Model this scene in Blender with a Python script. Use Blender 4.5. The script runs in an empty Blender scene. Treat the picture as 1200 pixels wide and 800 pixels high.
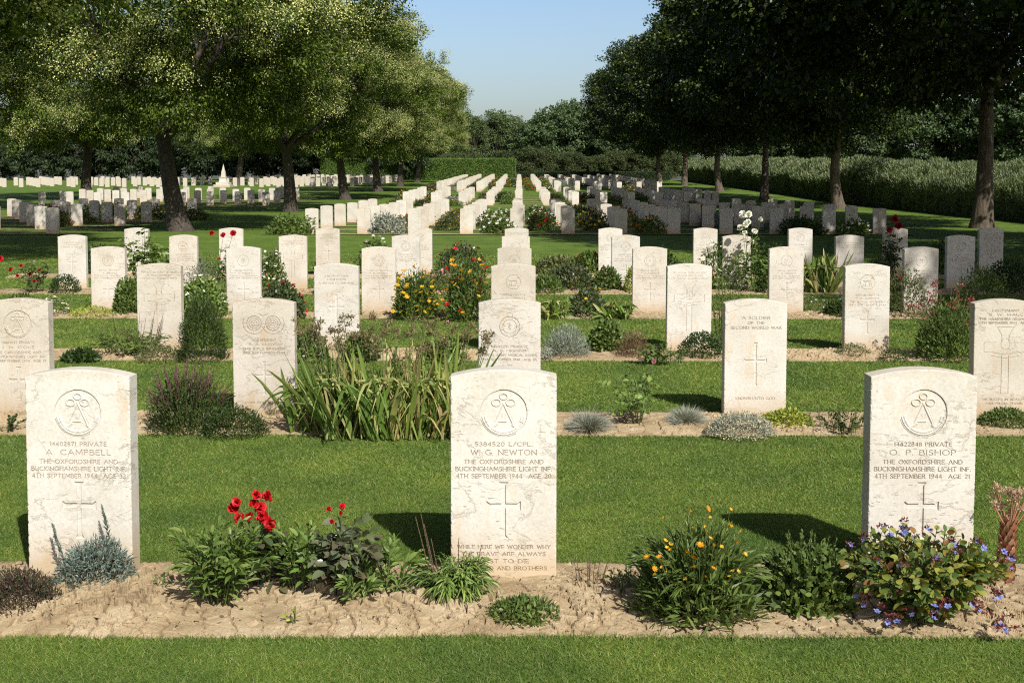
import bpy, math, random
import numpy as np
from mathutils import Vector, Matrix, Euler

C = bpy.context.scene.collection
SC = bpy.context.scene
PI = math.pi
F = 1333.0            # focal length in photo pixels (1200 wide)
HC = 1.425            # camera height
CAMROT = Euler((math.radians(90 - 3.0), 0, math.radians(0.387)), 'XYZ')
CAMM = CAMROT.to_matrix()

# ------------------------------------------------------------------ terrain
GK = ([-1e3, 30, 40, 48.5, 61.2, 71.6, 86, 110, 133.7, 150, 200, 300, 900],
      [0, 0, .06, .16, .36, .60, 1.0, 1.58, 2.1, 2.3, 2.6, 3.0, 3.0])
def g(Y):
    return np.interp(Y, GK[0], GK[1])

def place(px, py):
    """ground point seen at photo pixel"""
    d = CAMM @ Vector(((px - 600) / F, (288 - py) / F, -1))
    z = 0.0
    for _ in range(8):
        t = (z - HC) / d.z if d.z < -1e-5 else 300
        y = d.y * t
        z = float(g(y))
    return d.x * t, y
def colx(px, y):      # lateral metres of photo column px at distance y
    return (px - 609) * y / F

# ------------------------------------------------------------------ noise
def _h(ix, iy, s):
    n = (ix.astype(np.int64) * 374761393 + iy.astype(np.int64) * 668265263 + s * 1442695041) & 0xffffffff
    n = ((n ^ (n >> 13)) * 1274126177) & 0xffffffff
    n = n ^ (n >> 16)
    return (n & 0xffffff) / float(0xffffff)
def vnoise(x, y, s=0):
    ix = np.floor(x); iy = np.floor(y); fx = x - ix; fy = y - iy
    fx = fx * fx * (3 - 2 * fx); fy = fy * fy * (3 - 2 * fy)
    a = _h(ix, iy, s); b = _h(ix + 1, iy, s); c = _h(ix, iy + 1, s); d = _h(ix + 1, iy + 1, s)
    return (a * (1 - fx) + b * fx) * (1 - fy) + (c * (1 - fx) + d * fx) * fy
def fbm(x, y, s=0, o=4):
    r = 0; a = .5
    for i in range(o):
        r = r + a * vnoise(x * 2 ** i, y * 2 ** i, s + i * 17); a *= .5
    return r

# ------------------------------------------------------------------ mesh building
class MB:
    def __init__(self):
        self.v = []; self.f = []; self.n = 0
    def add(self, verts, faces, mat=0, smooth=False):
        verts = np.asarray(verts, float).reshape(-1, 3); faces = np.asarray(faces, np.int64)
        self.v.append(verts); self.f.append((faces + self.n, mat, smooth)); self.n += len(verts)
    def box(self, x0, x1, y0, y1, z0, z1, mat=0):
        v = [(x, y, z) for z in (z0, z1) for y in (y0, y1) for x in (x0, x1)]
        self.add(v, [(0, 2, 3, 1), (4, 5, 7, 6), (0, 1, 5, 4), (2, 6, 7, 3), (0, 4, 6, 2), (1, 3, 7, 5)], mat)
    def tube(self, pts, rad, n=8, mat=0, cap=True):
        pts = np.asarray(pts, float); k = len(pts)
        rad = np.broadcast_to(np.asarray(rad, float), (k,))
        T = np.gradient(pts, axis=0); T /= np.linalg.norm(T, axis=1)[:, None] + 1e-9
        ref = np.where(np.abs(T[:, 2:3]) > .9, np.array([[1., 0, 0]]), np.array([[0, 0, 1.]]))
        ref = np.repeat(ref[:1], k, 0)
        A = np.cross(T, ref); A /= np.linalg.norm(A, axis=1)[:, None] + 1e-9
        B = np.cross(T, A)
        th = np.linspace(0, 2 * PI, n, endpoint=False)
        V = pts[:, None] + rad[:, None, None] * (np.cos(th)[None, :, None] * A[:, None] + np.sin(th)[None, :, None] * B[:, None])
        i = np.arange(k - 1)[:, None] * n; j = np.arange(n)[None]; j2 = (j + 1) % n
        fc = np.stack([i + j, i + j2, i + n + j2, i + n + j], -1).reshape(-1, 4)
        self.add(V.reshape(-1, 3), fc, mat, True)
    def mesh(self, name, mats, attr=None):
        me = bpy.data.meshes.new(name)
        V = np.concatenate(self.v)
        me.vertices.add(len(V)); me.vertices.foreach_set('co', V.astype(np.float32).ravel())
        li = np.concatenate([f.ravel() for f, m, s in self.f])
        tot = np.concatenate([np.full(len(f), f.shape[1]) for f, m, s in self.f])
        mi = np.concatenate([np.full(len(f), m) for f, m, s in self.f])
        sm = np.concatenate([np.full(len(f), s) for f, m, s in self.f])
        st = np.concatenate([[0], np.cumsum(tot)[:-1]])
        me.loops.add(len(li)); me.loops.foreach_set('vertex_index', li.astype(np.int32))
        me.polygons.add(len(tot)); me.polygons.foreach_set('loop_start', st.astype(np.int32))
        try: me.polygons.foreach_set('loop_total', tot.astype(np.int32))
        except Exception: pass
        for m in mats: me.materials.append(m)
        me.polygons.foreach_set('material_index', mi.astype(np.int32))
        me.polygons.foreach_set('use_smooth', sm.astype(bool))
        if attr is not None:
            a = me.attributes.new('carve', 'FLOAT', 'POINT')
            full = np.zeros(len(V), np.float32); full[:len(attr)] = attr
            a.data.foreach_set('value', full)
        me.update(calc_edges=True)
        return me

def obj(name, me, parent=None, loc=None, rot=None, scale=None):
    o = bpy.data.objects.new(name, me); C.objects.link(o)
    if parent: o.parent = parent
    if loc is not None: o.location = loc
    if rot is not None: o.rotation_euler = rot
    if scale is not None: o.scale = scale if hasattr(scale, '__len__') else (scale,) * 3
    return o
def tag(o, label, cat, group=None):
    o['label'] = label; o['category'] = cat
    if group: o['group'] = group
    return o
def empty(name, loc, rotz=0, scale=1.0):
    o = bpy.data.objects.new(name, None); C.objects.link(o); o.location = loc
    o.rotation_euler = (0, 0, rotz); o.scale = (scale,) * 3; o.empty_display_size = .2
    return o
def nrm(v): return v / (np.linalg.norm(v, axis=-1, keepdims=True) + 1e-9)

LANCE = [(0, .15), (.28, .85), (.55, 1), (.8, .6), (1, 0)]
OVATE = [(0, .12), (.2, .85), (.45, 1), (.75, .72), (1, 0)]
RHOMB = [(0, 0), (.45, 1), (1, 0)]
BLADE = [(0, 1), (.5, .8), (1, 0)]
STRAP = [(0, .5), (.25, .95), (.5, 1), (.75, .8), (.92, .4), (1, 0)]
SPOON = [(0, .15), (.5, .5), (.8, 1), (.95, .7), (1, 0)]
def ribbons(mb, P, D, N, L, W, prof=LANCE, bend=0.0, fold=0.0, mat=0, gdir=(0, 0, -1)):
    P = np.asarray(P, float); n = len(P); D = nrm(np.asarray(D, float)); N = np.asarray(N, float)
    L = np.broadcast_to(L, (n,)).astype(float); W = np.broadcast_to(W, (n,)).astype(float)
    bend = np.broadcast_to(bend, (n,)).astype(float)
    S = nrm(np.cross(D, N)); N = nrm(np.cross(S, D)); G = np.asarray(gdir, float)
    vs = []; rows = []; k = 0
    for t, w in prof:
        c = P + D * (L * t)[:, None] + G * (bend * L * t * t)[:, None]
        if w == 0: vs.append(c); rows.append((k,)); k += 1
        elif fold:
            e = S * (W * w / 2)[:, None]; u = N * (fold * W * w)[:, None]
            vs += [c - e + u, c, c + e + u]; rows.append((k, k + 1, k + 2)); k += 3
        else:
            e = S * (W * w / 2)[:, None]
            vs += [c - e, c + e]; rows.append((k, k + 1)); k += 2
    V = np.stack(vs, 1).reshape(-1, 3)
    base = np.arange(n)[:, None] * k
    if prof is RHOMB and not fold:
        mb.add(V, base + np.array([[0, 2, 3, 1]]), mat); return
    q = []; tr = []
    for a, b in zip(rows[:-1], rows[1:]):
        if len(a) == 1:
            for i in range(len(b) - 1): tr.append((a[0], b[i + 1], b[i]))
        elif len(b) == 1:
            for i in range(len(a) - 1): tr.append((a[i], a[i + 1], b[0]))
        else:
            for i in range(len(a) - 1): q.append((a[i], a[i + 1], b[i + 1], b[i]))
    n0 = mb.n
    mb.v.append(V); mb.n += len(V)
    if q: mb.f.append(((base[:, :, None] + np.array(q)[None]).reshape(-1, 4) + n0, mat, bool(fold) or len(prof) > 3))
    if tr: mb.f.append(((base[:, :, None] + np.array(tr)[None]).reshape(-1, 3) + n0, mat, bool(fold) or len(prof) > 3))

# ------------------------------------------------------------------ materials
def new_mat(name):
    m = bpy.data.materials.new(name); m.use_nodes = True
    nt = m.node_tree; nt.nodes.clear()
    return m, nt, nt.nodes, nt.links
def nd(nt, typ, **kw):
    n = nt.nodes.new(typ)
    for k, v in kw.items():
        if k in n.inputs: n.inputs[k].default_value = v
        else: setattr(n, k, v)
    return n
def ramp(nt, fac, stops, interp='LINEAR'):
    r = nt.nodes.new('ShaderNodeValToRGB'); r.color_ramp.interpolation = interp
    e = r.color_ramp.elements
    while len(e) > 1: e.remove(e[-1])
    e[0].position = stops[0][0]; c = stops[0][1]; e[0].color = (*c, 1) if hasattr(c, '__len__') else (c, c, c, 1)
    for p, c in stops[1:]:
        x = e.new(p); x.color = (*c, 1) if hasattr(c, '__len__') else (c, c, c, 1)
    nt.links.new(fac, r.inputs[0]); return r.outputs[0]
def mix(nt, fac, a, b, mode='MIX'):
    m = nt.nodes.new('ShaderNodeMix'); m.data_type = 'RGBA'; m.blend_type = mode
    for i, v in ((0, fac), (6, a), (7, b)):
        if isinstance(v, bpy.types.NodeSocket): nt.links.new(v, m.inputs[i])
        elif hasattr(v, '__len__'): m.inputs[i].default_value = (*v, 1)[:4]
        else: m.inputs[i].default_value = v if i == 0 else (v, v, v, 1)
    return m.outputs[2]
def math_(nt, op, a, b=0.0, clamp=False):
    m = nt.nodes.new('ShaderNodeMath'); m.operation = op; m.use_clamp = clamp
    for s, v in ((m.inputs[0], a), (m.inputs[1], b)):
        if isinstance(v, bpy.types.NodeSocket): nt.links.new(v, s)
        else: s.default_value = v
    return m.outputs[0]

def leaf_mat(name, cols, rough=.45, trans=.22, spec=.35, objvar=.12):
    m, nt, N, L = new_mat(name)
    geo = nd(nt, 'ShaderNodeNewGeometry'); oi = nd(nt, 'ShaderNodeObjectInfo')
    k = len(cols)
    c = ramp(nt, geo.outputs['Random Per Island'], [(i / (k - 1) if k > 1 else 0, c) for i, c in enumerate(cols)])
    tc = nd(nt, 'ShaderNodeTexCoord'); no = nd(nt, 'ShaderNodeTexNoise', Scale=1.7, Detail=2.0)
    L.new(tc.outputs['Object'], no.inputs['Vector'])
    v = ramp(nt, no.outputs[0], [(.3, (.72, .78, .80)), (.7, (1.32, 1.20, 1.06))])
    c = mix(nt, 1.0, c, v, 'MULTIPLY')
    v2 = ramp(nt, oi.outputs['Random'], [(0, 1 - objvar), (1, 1 + objvar)])
    c = mix(nt, 1.0, c, v2, 'MULTIPLY')
    p = nd(nt, 'ShaderNodeBsdfPrincipled', Roughness=rough)
    p.inputs['Specular IOR Level'].default_value = spec
    L.new(c, p.inputs['Base Color'])
    out = nd(nt, 'ShaderNodeOutputMaterial')
    if trans:
        t = nd(nt, 'ShaderNodeBsdfTranslucent'); ct = mix(nt, 1.0, c, (1.25, 1.35, .6), 'MULTIPLY'); L.new(ct, t.inputs['Color'])
        ms = nd(nt, 'ShaderNodeMixShader'); ms.inputs[0].default_value = trans
        L.new(p.outputs[0], ms.inputs[1]); L.new(t.outputs[0], ms.inputs[2]); L.new(ms.outputs[0], out.inputs[0])
    else: L.new(p.outputs[0], out.inputs[0])
    return m

M = {}
M['green'] = leaf_mat('leaf_green', [(.055, .095, .02), (.085, .14, .03), (.12, .18, .045), (.17, .22, .06)])
M['lance'] = leaf_mat('leaf_lance', [(.08, .14, .03), (.12, .20, .045), (.17, .26, .06), (.26, .33, .10)])
M['dark'] = leaf_mat('leaf_dark', [(.018, .038, .010), (.03, .06, .016), (.045, .085, .02), (.06, .10, .03)])
M['darkmound'] = leaf_mat('leaf_dark_mound', [(.03, .05, .012), (.05, .08, .02), (.07, .11, .03)])
M['rose'] = leaf_mat('leaf_rose', [(.035, .065, .018), (.055, .095, .03), (.08, .12, .045), (.10, .09, .05), (.13, .15, .09)], rough=.35, spec=.5)
M['rosebronze'] = leaf_mat('leaf_rose_bronze', [(.06, .08, .04), (.10, .13, .06), (.13, .10, .07), (.16, .18, .12), (.10, .14, .06)], rough=.33, spec=.5)
M['blue'] = leaf_mat('leaf_blue', [(.10, .15, .13), (.15, .21, .19), (.20, .27, .24), (.12, .16, .12)], trans=.1)
M['grey'] = leaf_mat('leaf_grey', [(.16, .19, .15), (.24, .27, .22), (.33, .36, .32)], trans=.1)
M['fescue'] = leaf_mat('leaf_fescue', [(.22, .25, .21), (.32, .35, .31), (.42, .44, .38), (.36, .31, .22)], trans=.1)
M['yellow'] = leaf_mat('leaf_yellow', [(.20, .26, .03), (.30, .36, .05), (.38, .42, .08)])
M['olive'] = leaf_mat('leaf_olive', [(.08, .10, .03), (.12, .14, .05), (.16, .17, .07)])
M['heather'] = leaf_mat('leaf_heather', [(.03, .045, .018), (.045, .06, .025), (.09, .05, .045), (.11, .065, .06)], trans=.1)
M['strap'] = leaf_mat('leaf_strap', [(.08, .15, .03), (.14, .23, .045), (.22, .31, .07), (.32, .38, .11), (.46, .44, .18), (.34, .26, .13)], trans=.25)
M['plumb'] = leaf_mat('leaf_plumbago', [(.05, .09, .02), (.09, .15, .04), (.14, .21, .06), (.22, .26, .05), (.30, .30, .06), (.26, .12, .05)])
M['brown'] = leaf_mat('seed_brown', [(.10, .06, .035), (.16, .10, .055), (.22, .15, .09)], trans=.05)
M['redbrown'] = leaf_mat('seed_redbrown', [(.12, .03, .03), (.18, .05, .045), (.10, .05, .04)], trans=.05)
M['stem'] = leaf_mat('stem_green', [(.10, .13, .05), (.12, .15, .05)], trans=0)
M['woody'] = leaf_mat('stem_woody', [(.14, .10, .07), (.12, .09, .06)], trans=0)
M['fleshy'] = leaf_mat('stem_fleshy_red', [(.35, .12, .08), (.45, .20, .12), (.50, .30, .18), (.30, .10, .08)], trans=.1)
def petal(name, cols, trans=.25): return leaf_mat(name, cols, rough=.5, trans=trans, spec=.25)
M['red'] = petal('petal_red', [(.30, .004, .008), (.44, .006, .010), (.55, .015, .02)], .08)
M['darkred'] = petal('petal_dark_red', [(.18, .006, .012), (.28, .01, .02)], .12)
M['pink'] = petal('petal_pink', [(.55, .16, .24), (.65, .30, .36)])
M['orange'] = petal('petal_orange', [(.62, .20, .01), (.70, .28, .015), (.72, .36, .02)])
M['gold'] = petal('petal_gold', [(.65, .38, .02), (.70, .45, .03)])
M['white'] = petal('petal_white', [(.75, .75, .70), (.82, .82, .78)])
M['bluepetal'] = petal('petal_blue', [(.13, .16, .55), (.20, .25, .68), (.28, .34, .75)])
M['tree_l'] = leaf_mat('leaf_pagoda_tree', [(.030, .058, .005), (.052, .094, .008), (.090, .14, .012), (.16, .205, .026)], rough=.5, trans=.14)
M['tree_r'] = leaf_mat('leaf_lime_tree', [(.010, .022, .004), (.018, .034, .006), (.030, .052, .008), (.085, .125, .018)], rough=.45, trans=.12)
M['blossom'] = leaf_mat('blossom_pale', [(.42, .46, .15), (.56, .59, .25), (.70, .71, .38)], rough=.7, trans=.25)
M['conifer'] = leaf_mat('leaf_conifer', [(.018, .034, .012), (.028, .05, .018), (.04, .065, .022)], rough=.6, trans=.05)
M['far1'] = leaf_mat('leaf_far_green', [(.075, .115, .040), (.105, .155, .055), (.14, .19, .075)], rough=.6, trans=.15)
M['far2'] = leaf_mat('leaf_far_dark', [(.055, .09, .036), (.075, .12, .045), (.10, .15, .06)], rough=.6, trans=.1)
M['farolive'] = leaf_mat('leaf_far_olive', [(.04, .062, .018), (.06, .082, .026), (.08, .10, .036)], rough=.6, trans=.1)
M['hedge'] = leaf_mat('leaf_hedge', [(.07, .13, .025), (.10, .17, .035), (.13, .21, .045)], rough=.55, trans=.1)
M['willow'] = leaf_mat('leaf_willow', [(.07, .11, .04), (.13, .18, .075), (.22, .27, .15), (.33, .37, .25)], rough=.45, trans=.35)
M['grass'] = leaf_mat('grass_blades', [(.070, .130, .022), (.102, .174, .032), (.138, .212, .042), (.175, .242, .055), (.27, .27, .09)], rough=.5, trans=.25, spec=.3)

def bark_mat(name, c1, c2):
    m, nt, N, L = new_mat(name)
    tc = nd(nt, 'ShaderNodeTexCoord'); mp = nd(nt, 'ShaderNodeMapping'); mp.inputs['Scale'].default_value = (9, 9, 1.8)
    L.new(tc.outputs['Object'], mp.inputs[0])
    no = nd(nt, 'ShaderNodeTexNoise', Scale=1.6, Detail=8.0, Roughness=.7); L.new(mp.outputs[0], no.inputs['Vector'])
    c = ramp(nt, no.outputs[0], [(.35, c1), (.65, c2)])
    p = nd(nt, 'ShaderNodeBsdfPrincipled', Roughness=.9); L.new(c, p.inputs['Base Color'])
    b = nd(nt, 'ShaderNodeBump', Strength=.9, Distance=.05); L.new(no.outputs[0], b.inputs['Height']); L.new(b.outputs[0], p.inputs['Normal'])
    o = nd(nt, 'ShaderNodeOutputMaterial'); L.new(p.outputs[0], o.inputs[0]); return m
M['bark'] = bark_mat('bark_brown', (.030, .023, .017), (.10, .08, .06))
M['bark_pale'] = bark_mat('bark_pale', (.045, .035, .025), (.16, .12, .085))

def stone_mat():
    m, nt, N, L = new_mat('travertine_stone')
    tc = nd(nt, 'ShaderNodeTexCoord'); oi = nd(nt, 'ShaderNodeObjectInfo')
    off = nd(nt, 'ShaderNodeVectorMath', operation='SCALE'); cmb = nd(nt, 'ShaderNodeCombineXYZ')
    for i, k in enumerate((37.0, 11.0, 53.0)): L.new(math_(nt, 'MULTIPLY', oi.outputs['Random'], k), cmb.inputs[i])
    L.new(cmb.outputs[0], off.inputs[0]); off.inputs['Scale'].default_value = 1
    add = nd(nt, 'ShaderNodeVectorMath', operation='ADD'); L.new(tc.outputs['Object'], add.inputs[0]); L.new(off.outputs[0], add.inputs[1])
    co = add.outputs[0]
    # broad tone
    n1 = nd(nt, 'ShaderNodeTexNoise', Scale=4.0, Detail=5.0); L.new(co, n1.inputs['Vector'])
    base = ramp(nt, n1.outputs[0], [(.3, (.53, .49, .425)), (.5, (.60, .565, .505)), (.7, (.65, .62, .57))])
    # mottled fine grain
    n2 = nd(nt, 'ShaderNodeTexNoise', Scale=90.0, Detail=4.0, Roughness=.7); L.new(co, n2.inputs['Vector'])
    base = mix(nt, 1.0, base, ramp(nt, n2.outputs[0], [(.3, .86), (.6, 1.05)]), 'MULTIPLY')
    # veins : thin wandering lines, mostly level
    mp = nd(nt, 'ShaderNodeMapping'); mp.inputs['Scale'].default_value = (2.6, 2.6, 5.0); L.new(co, mp.inputs[0])
    n3 = nd(nt, 'ShaderNodeTexNoise', Scale=1.2, Detail=9.0, Roughness=.62, Distortion=.5); L.new(mp.outputs[0], n3.inputs['Vector'])
    ln = math_(nt, 'ABSOLUTE', math_(nt, 'SUBTRACT', n3.outputs[0], .5))
    vein = ramp(nt, ln, [(0, 1.0), (.005, .6), (.011, 0.0)])
    n4 = nd(nt, 'ShaderNodeTexNoise', Scale=5.0, Detail=3.0); L.new(co, n4.inputs['Vector'])
    vm = math_(nt, 'MULTIPLY', vein, ramp(nt, n4.outputs[0], [(.38, 0.0), (.52, 1.0)]))
    base = mix(nt, math_(nt, 'MULTIPLY', vm, .5), base, (.33, .27, .21))
    # small pits
    n5 = nd(nt, 'ShaderNodeTexNoise', Scale=55.0, Detail=2.0); mp2 = nd(nt, 'ShaderNodeMapping'); mp2.inputs['Scale'].default_value = (.6, .6, 1.5)
    L.new(co, mp2.inputs[0]); L.new(mp2.outputs[0], n5.inputs['Vector'])
    pit = math_(nt, 'MULTIPLY', ramp(nt, n5.outputs[0], [(.66, 0.0), (.72, 1.0)]), ramp(nt, n4.outputs[0], [(.40, .1), (.55, .9)]))
    base = mix(nt, math_(nt, 'MULTIPLY', pit, .65), base, (.36, .30, .24))
    # ochre stains
    n6 = nd(nt, 'ShaderNodeTexNoise', Scale=7.0, Detail=6.0, Roughness=.65); mp3 = nd(nt, 'ShaderNodeMapping')
    mp3.inputs['Scale'].default_value = (1.6, 1.6, .55); mp3.inputs['Location'].default_value = (5, 3, 1); L.new(co, mp3.inputs[0]); L.new(mp3.outputs[0], n6.inputs['Vector'])
    base = mix(nt, math_(nt, 'MULTIPLY', ramp(nt, n6.outputs[0], [(.56, 0.0), (.72, 1.0)]), .40), base, (.56, .36, .16))
    # splashed earth near the ground, grime under the top arc
    sx = nd(nt, 'ShaderNodeSeparateXYZ'); L.new(tc.outputs['Object'], sx.inputs[0])
    hz = math_(nt, 'ADD', sx.outputs['Z'], math_(nt, 'MULTIPLY', n6.outputs[0], -.12))
    base = mix(nt, ramp(nt, hz, [(0.0, .8), (.05, .40), (.16, 0.0)]), base, (.50, .37, .22))
    base = mix(nt, math_(nt, 'MULTIPLY', ramp(nt, hz, [(.665, 0.0), (.71, 1.0)]), math_(nt, 'MULTIPLY', ramp(nt, n1.outputs[0], [(.4, 0.0), (.62, 1.0)]), .38)), base, (.45, .34, .22))
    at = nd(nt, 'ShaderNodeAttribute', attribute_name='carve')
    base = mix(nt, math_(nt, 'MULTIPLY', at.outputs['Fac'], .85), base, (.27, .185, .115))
    v2 = ramp(nt, oi.outputs['Random'], [(0, (.86, .83, .78)), (.3, (1, .97, .93)), (.6, (.95, .95, .94)), (1, (1.06, 1.06, 1.05))])
    base = mix(nt, 1.0, base, v2, 'MULTIPLY')
    p = nd(nt, 'ShaderNodeBsdfPrincipled', Roughness=.8); p.inputs['Specular IOR Level'].default_value = .2
    L.new(base, p.inputs['Base Color'])
    hgt = math_(nt, 'SUBTRACT', math_(nt, 'MULTIPLY', n2.outputs[0], .35), math_(nt, 'ADD', math_(nt, 'MULTIPLY', pit, 1.0), math_(nt, 'MULTIPLY', vm, .6)))
    b = nd(nt, 'ShaderNodeBump', Strength=.55, Distance=.003); L.new(hgt, b.inputs['Height']); L.new(b.outputs[0], p.inputs['Normal'])
    o = nd(nt, 'ShaderNodeOutputMaterial'); L.new(p.outputs[0], o.inputs[0]); return m
M['stone'] = stone_mat()

def soil_mat(tiny):
    m, nt, N, L = new_mat('dry_cracked_clay' if tiny else 'dry_clay')
    tc = nd(nt, 'ShaderNodeTexCoord'); co = tc.outputs['Object']
    n1 = nd(nt, 'ShaderNodeTexNoise', Scale=5.0, Detail=8.0, Roughness=.65); L.new(co, n1.inputs['Vector'])
    c = ramp(nt, n1.outputs[0], [(.3, (.25, .18, .105)), (.5, (.40, .305, .182)), (.7, (.49, .39, .26))])
    n2 = nd(nt, 'ShaderNodeTexNoise', Scale=120.0, Detail=5.0, Roughness=.7); L.new(co, n2.inputs['Vector'])
    c = mix(nt, 1.0, c, ramp(nt, n2.outputs[0], [(.3, .8), (.65, 1.12)]), 'MULTIPLY')
    at = nd(nt, 'ShaderNodeAttribute', attribute_name='carve')
    c = mix(nt, math_(nt, 'MULTIPLY', at.outputs['Fac'], .85), c, (.17, .11, .06))
    h = n2.outputs[0]
    if not tiny:
        vo = nd(nt, 'ShaderNodeTexVoronoi', Scale=14.0); vo.feature = 'DISTANCE_TO_EDGE'
        wv = nd(nt, 'ShaderNodeTexNoise', Scale=9.0, Detail=3.0); L.new(co, wv.inputs['Vector'])
        ad = nd(nt, 'ShaderNodeVectorMath', operation='MULTIPLY_ADD'); L.new(wv.outputs['Color'], ad.inputs[0]); ad.inputs[1].default_value = (.12, .12, .12); L.new(co, ad.inputs[2])
        L.new(ad.outputs[0], vo.inputs['Vector'])
        h = math_(nt, 'ADD', math_(nt, 'MULTIPLY', n2.outputs[0], .4), ramp(nt, vo.outputs[0], [(0, 0.0), (.08, 1.0)]))
    p = nd(nt, 'ShaderNodeBsdfPrincipled', Roughness=.95); p.inputs['Specular IOR Level'].default_value = .1
    L.new(c, p.inputs['Base Color'])
    b = nd(nt, 'ShaderNodeBump', Strength=.7, Distance=.004 if tiny else .015); L.new(h, b.inputs['Height']); L.new(b.outputs[0], p.inputs['Normal'])
    o = nd(nt, 'ShaderNodeOutputMaterial'); L.new(p.outputs[0], o.inputs[0]); return m
M['soil'] = soil_mat(True); M['soil2'] = soil_mat(False)

def lawn_mat():
    m, nt, N, L = new_mat('lawn_turf')
    geo = nd(nt, 'ShaderNodeNewGeometry'); co = geo.outputs['Position']
    n1 = nd(nt, 'ShaderNodeTexNoise', Scale=.35, Detail=6.0, Roughness=.6); L.new(co, n1.inputs['Vector'])
    c = ramp(nt, n1.outputs[0], [(.3, (.078, .136, .022)), (.5, (.102, .170, .029)), (.7, (.130, .198, .040))])
    mp = nd(nt, 'ShaderNodeMapping'); mp.inputs['Scale'].default_value = (1, .35, 1); L.new(co, mp.inputs[0])
    n2 = nd(nt, 'ShaderNodeTexNoise', Scale=55.0, Detail=4.0, Roughness=.75); L.new(mp.outputs[0], n2.inputs['Vector'])
    c = mix(nt, 1.0, c, ramp(nt, n2.outputs[0], [(.3, .62), (.5, .95), (.7, 1.35)]), 'MULTIPLY')
    n3 = nd(nt, 'ShaderNodeTexNoise', Scale=1.7, Detail=4.0, Roughness=.6); L.new(co, n3.inputs['Vector'])
    c = mix(nt, 1.0, c, ramp(nt, n3.outputs[0], [(.3, (.74, .80, .80)), (.7, (1.34, 1.20, 1.05))]), 'MULTIPLY')
    p = nd(nt, 'ShaderNodeBsdfPrincipled', Roughness=.85); p.inputs['Specular IOR Level'].default_value = .15
    L.new(c, p.inputs['Base Color'])
    b = nd(nt, 'ShaderNodeBump', Strength=.6, Distance=.02); L.new(n2.outputs[0], b.inputs['Height']); L.new(b.outputs[0], p.inputs['Normal'])
    o = nd(nt, 'ShaderNodeOutputMaterial'); L.new(p.outputs[0], o.inputs[0]); return m
M['lawn'] = lawn_mat()

# ------------------------------------------------------------------ camera, light, world
cam = bpy.data.cameras.new('camera'); co_ = bpy.data.objects.new('camera', cam); C.objects.link(co_)
co_.location = (0, 0, HC); co_.rotation_euler = CAMROT
cam.sensor_width = 36; cam.lens = F / 1200 * 36; cam.shift_y = (288 - 400) / 1200
cam.clip_start = .05; cam.clip_end = 3000
SC.camera = co_
SUNEL = 41.0; sd = Vector((.45, -.89, 0)).normalized() * math.cos(math.radians(SUNEL)); sd.z = math.sin(math.radians(SUNEL))
sl = bpy.data.lights.new('sun', 'SUN'); sl.energy = 5.0; sl.angle = math.radians(.53); sl.color = (1, .965, .90)
so = bpy.data.objects.new('sun', sl); C.objects.link(so); so.location = (20, -20, 30)
so.rotation_euler = (-sd).to_track_quat('-Z', 'Y').to_euler()
w = bpy.data.worlds.new('World'); SC.world = w; w.use_nodes = True
nt = w.node_tree; bg = nt.nodes['Background']
sky = nt.nodes.new('ShaderNodeTexSky'); sky.sky_type = 'NISHITA'; sky.sun_disc = False
sky.sun_elevation = math.radians(SUNEL); sky.sun_rotation = math.atan2(sd.x, sd.y)
sky.air_density = 1.0; sky.dust_density = 3.2; sky.ozone_density = 1.0
tcw = nt.nodes.new('ShaderNodeTexCoord'); sxw = nt.nodes.new('ShaderNodeSeparateXYZ'); nt.links.new(tcw.outputs['Generated'], sxw.inputs[0])
band = ramp(nt, sxw.outputs['Z'], [(0.0, (1.55, 1.50, 1.42)), (.06, (1.45, 1.46, 1.48)), (.16, (1.30, 1.40, 1.52)), (.30, (.55, .62, .72)), (.6, (.45, .48, .55))])
nt.links.new(mix(nt, 1.0, sky.outputs[0], band, 'MULTIPLY'), bg.inputs[0]); bg.inputs[1].default_value = 0.10
SC.view_settings.view_transform = 'Standard'; SC.view_settings.look = 'None'
SC.view_settings.exposure = 0.24; SC.view_settings.gamma = 1.0; SC.view_settings.use_curve_mapping = False
SC.render.engine = 'CYCLES'
cy = SC.cycles
cy.use_denoising = False; SC.cycles.filter_width = 1.15
try: cy.denoiser = 'OPENIMAGEDENOISE'; cy.denoising_prefilter = 'ACCURATE'
except Exception: pass
cy.max_bounces = 3; cy.diffuse_bounces = 1; cy.glossy_bounces = 1; cy.transmission_bounces = 2; cy.sample_clamp_indirect = 3; cy.transparent_max_bounces = 4
cy.use_adaptive_sampling = True; cy.adaptive_threshold = .012

# ------------------------------------------------------------------ lawn + terrain
rows_y = [4.04, 6.93, 9.70, 12.65, 15.45, 18.1]          # front faces of the first plot
PITCH = 1.512
ys = np.concatenate([np.linspace(-30, 30, 25), np.linspace(33, 150, 60), np.geomspace(160, 1500, 24)])
xs = np.concatenate([-np.geomspace(900, 60, 14), np.linspace(-50, 50, 41), np.geomspace(60, 900, 14)])
Xg, Yg = np.meshgrid(xs, ys); Zg = g(Yg)
nx, ny = len(xs), len(ys)
ii = (np.arange(ny - 1)[:, None] * nx + np.arange(nx - 1)[None]).ravel()
mb = MB(); mb.add(np.stack([Xg, Yg, Zg], -1).reshape(-1, 3), np.stack([ii, ii + 1, ii + 1 + nx, ii + nx], -1), 0, True)
lawn = obj('lawn', mb.mesh('lawn', [M['lawn']])); lawn['kind'] = 'structure'

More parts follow.
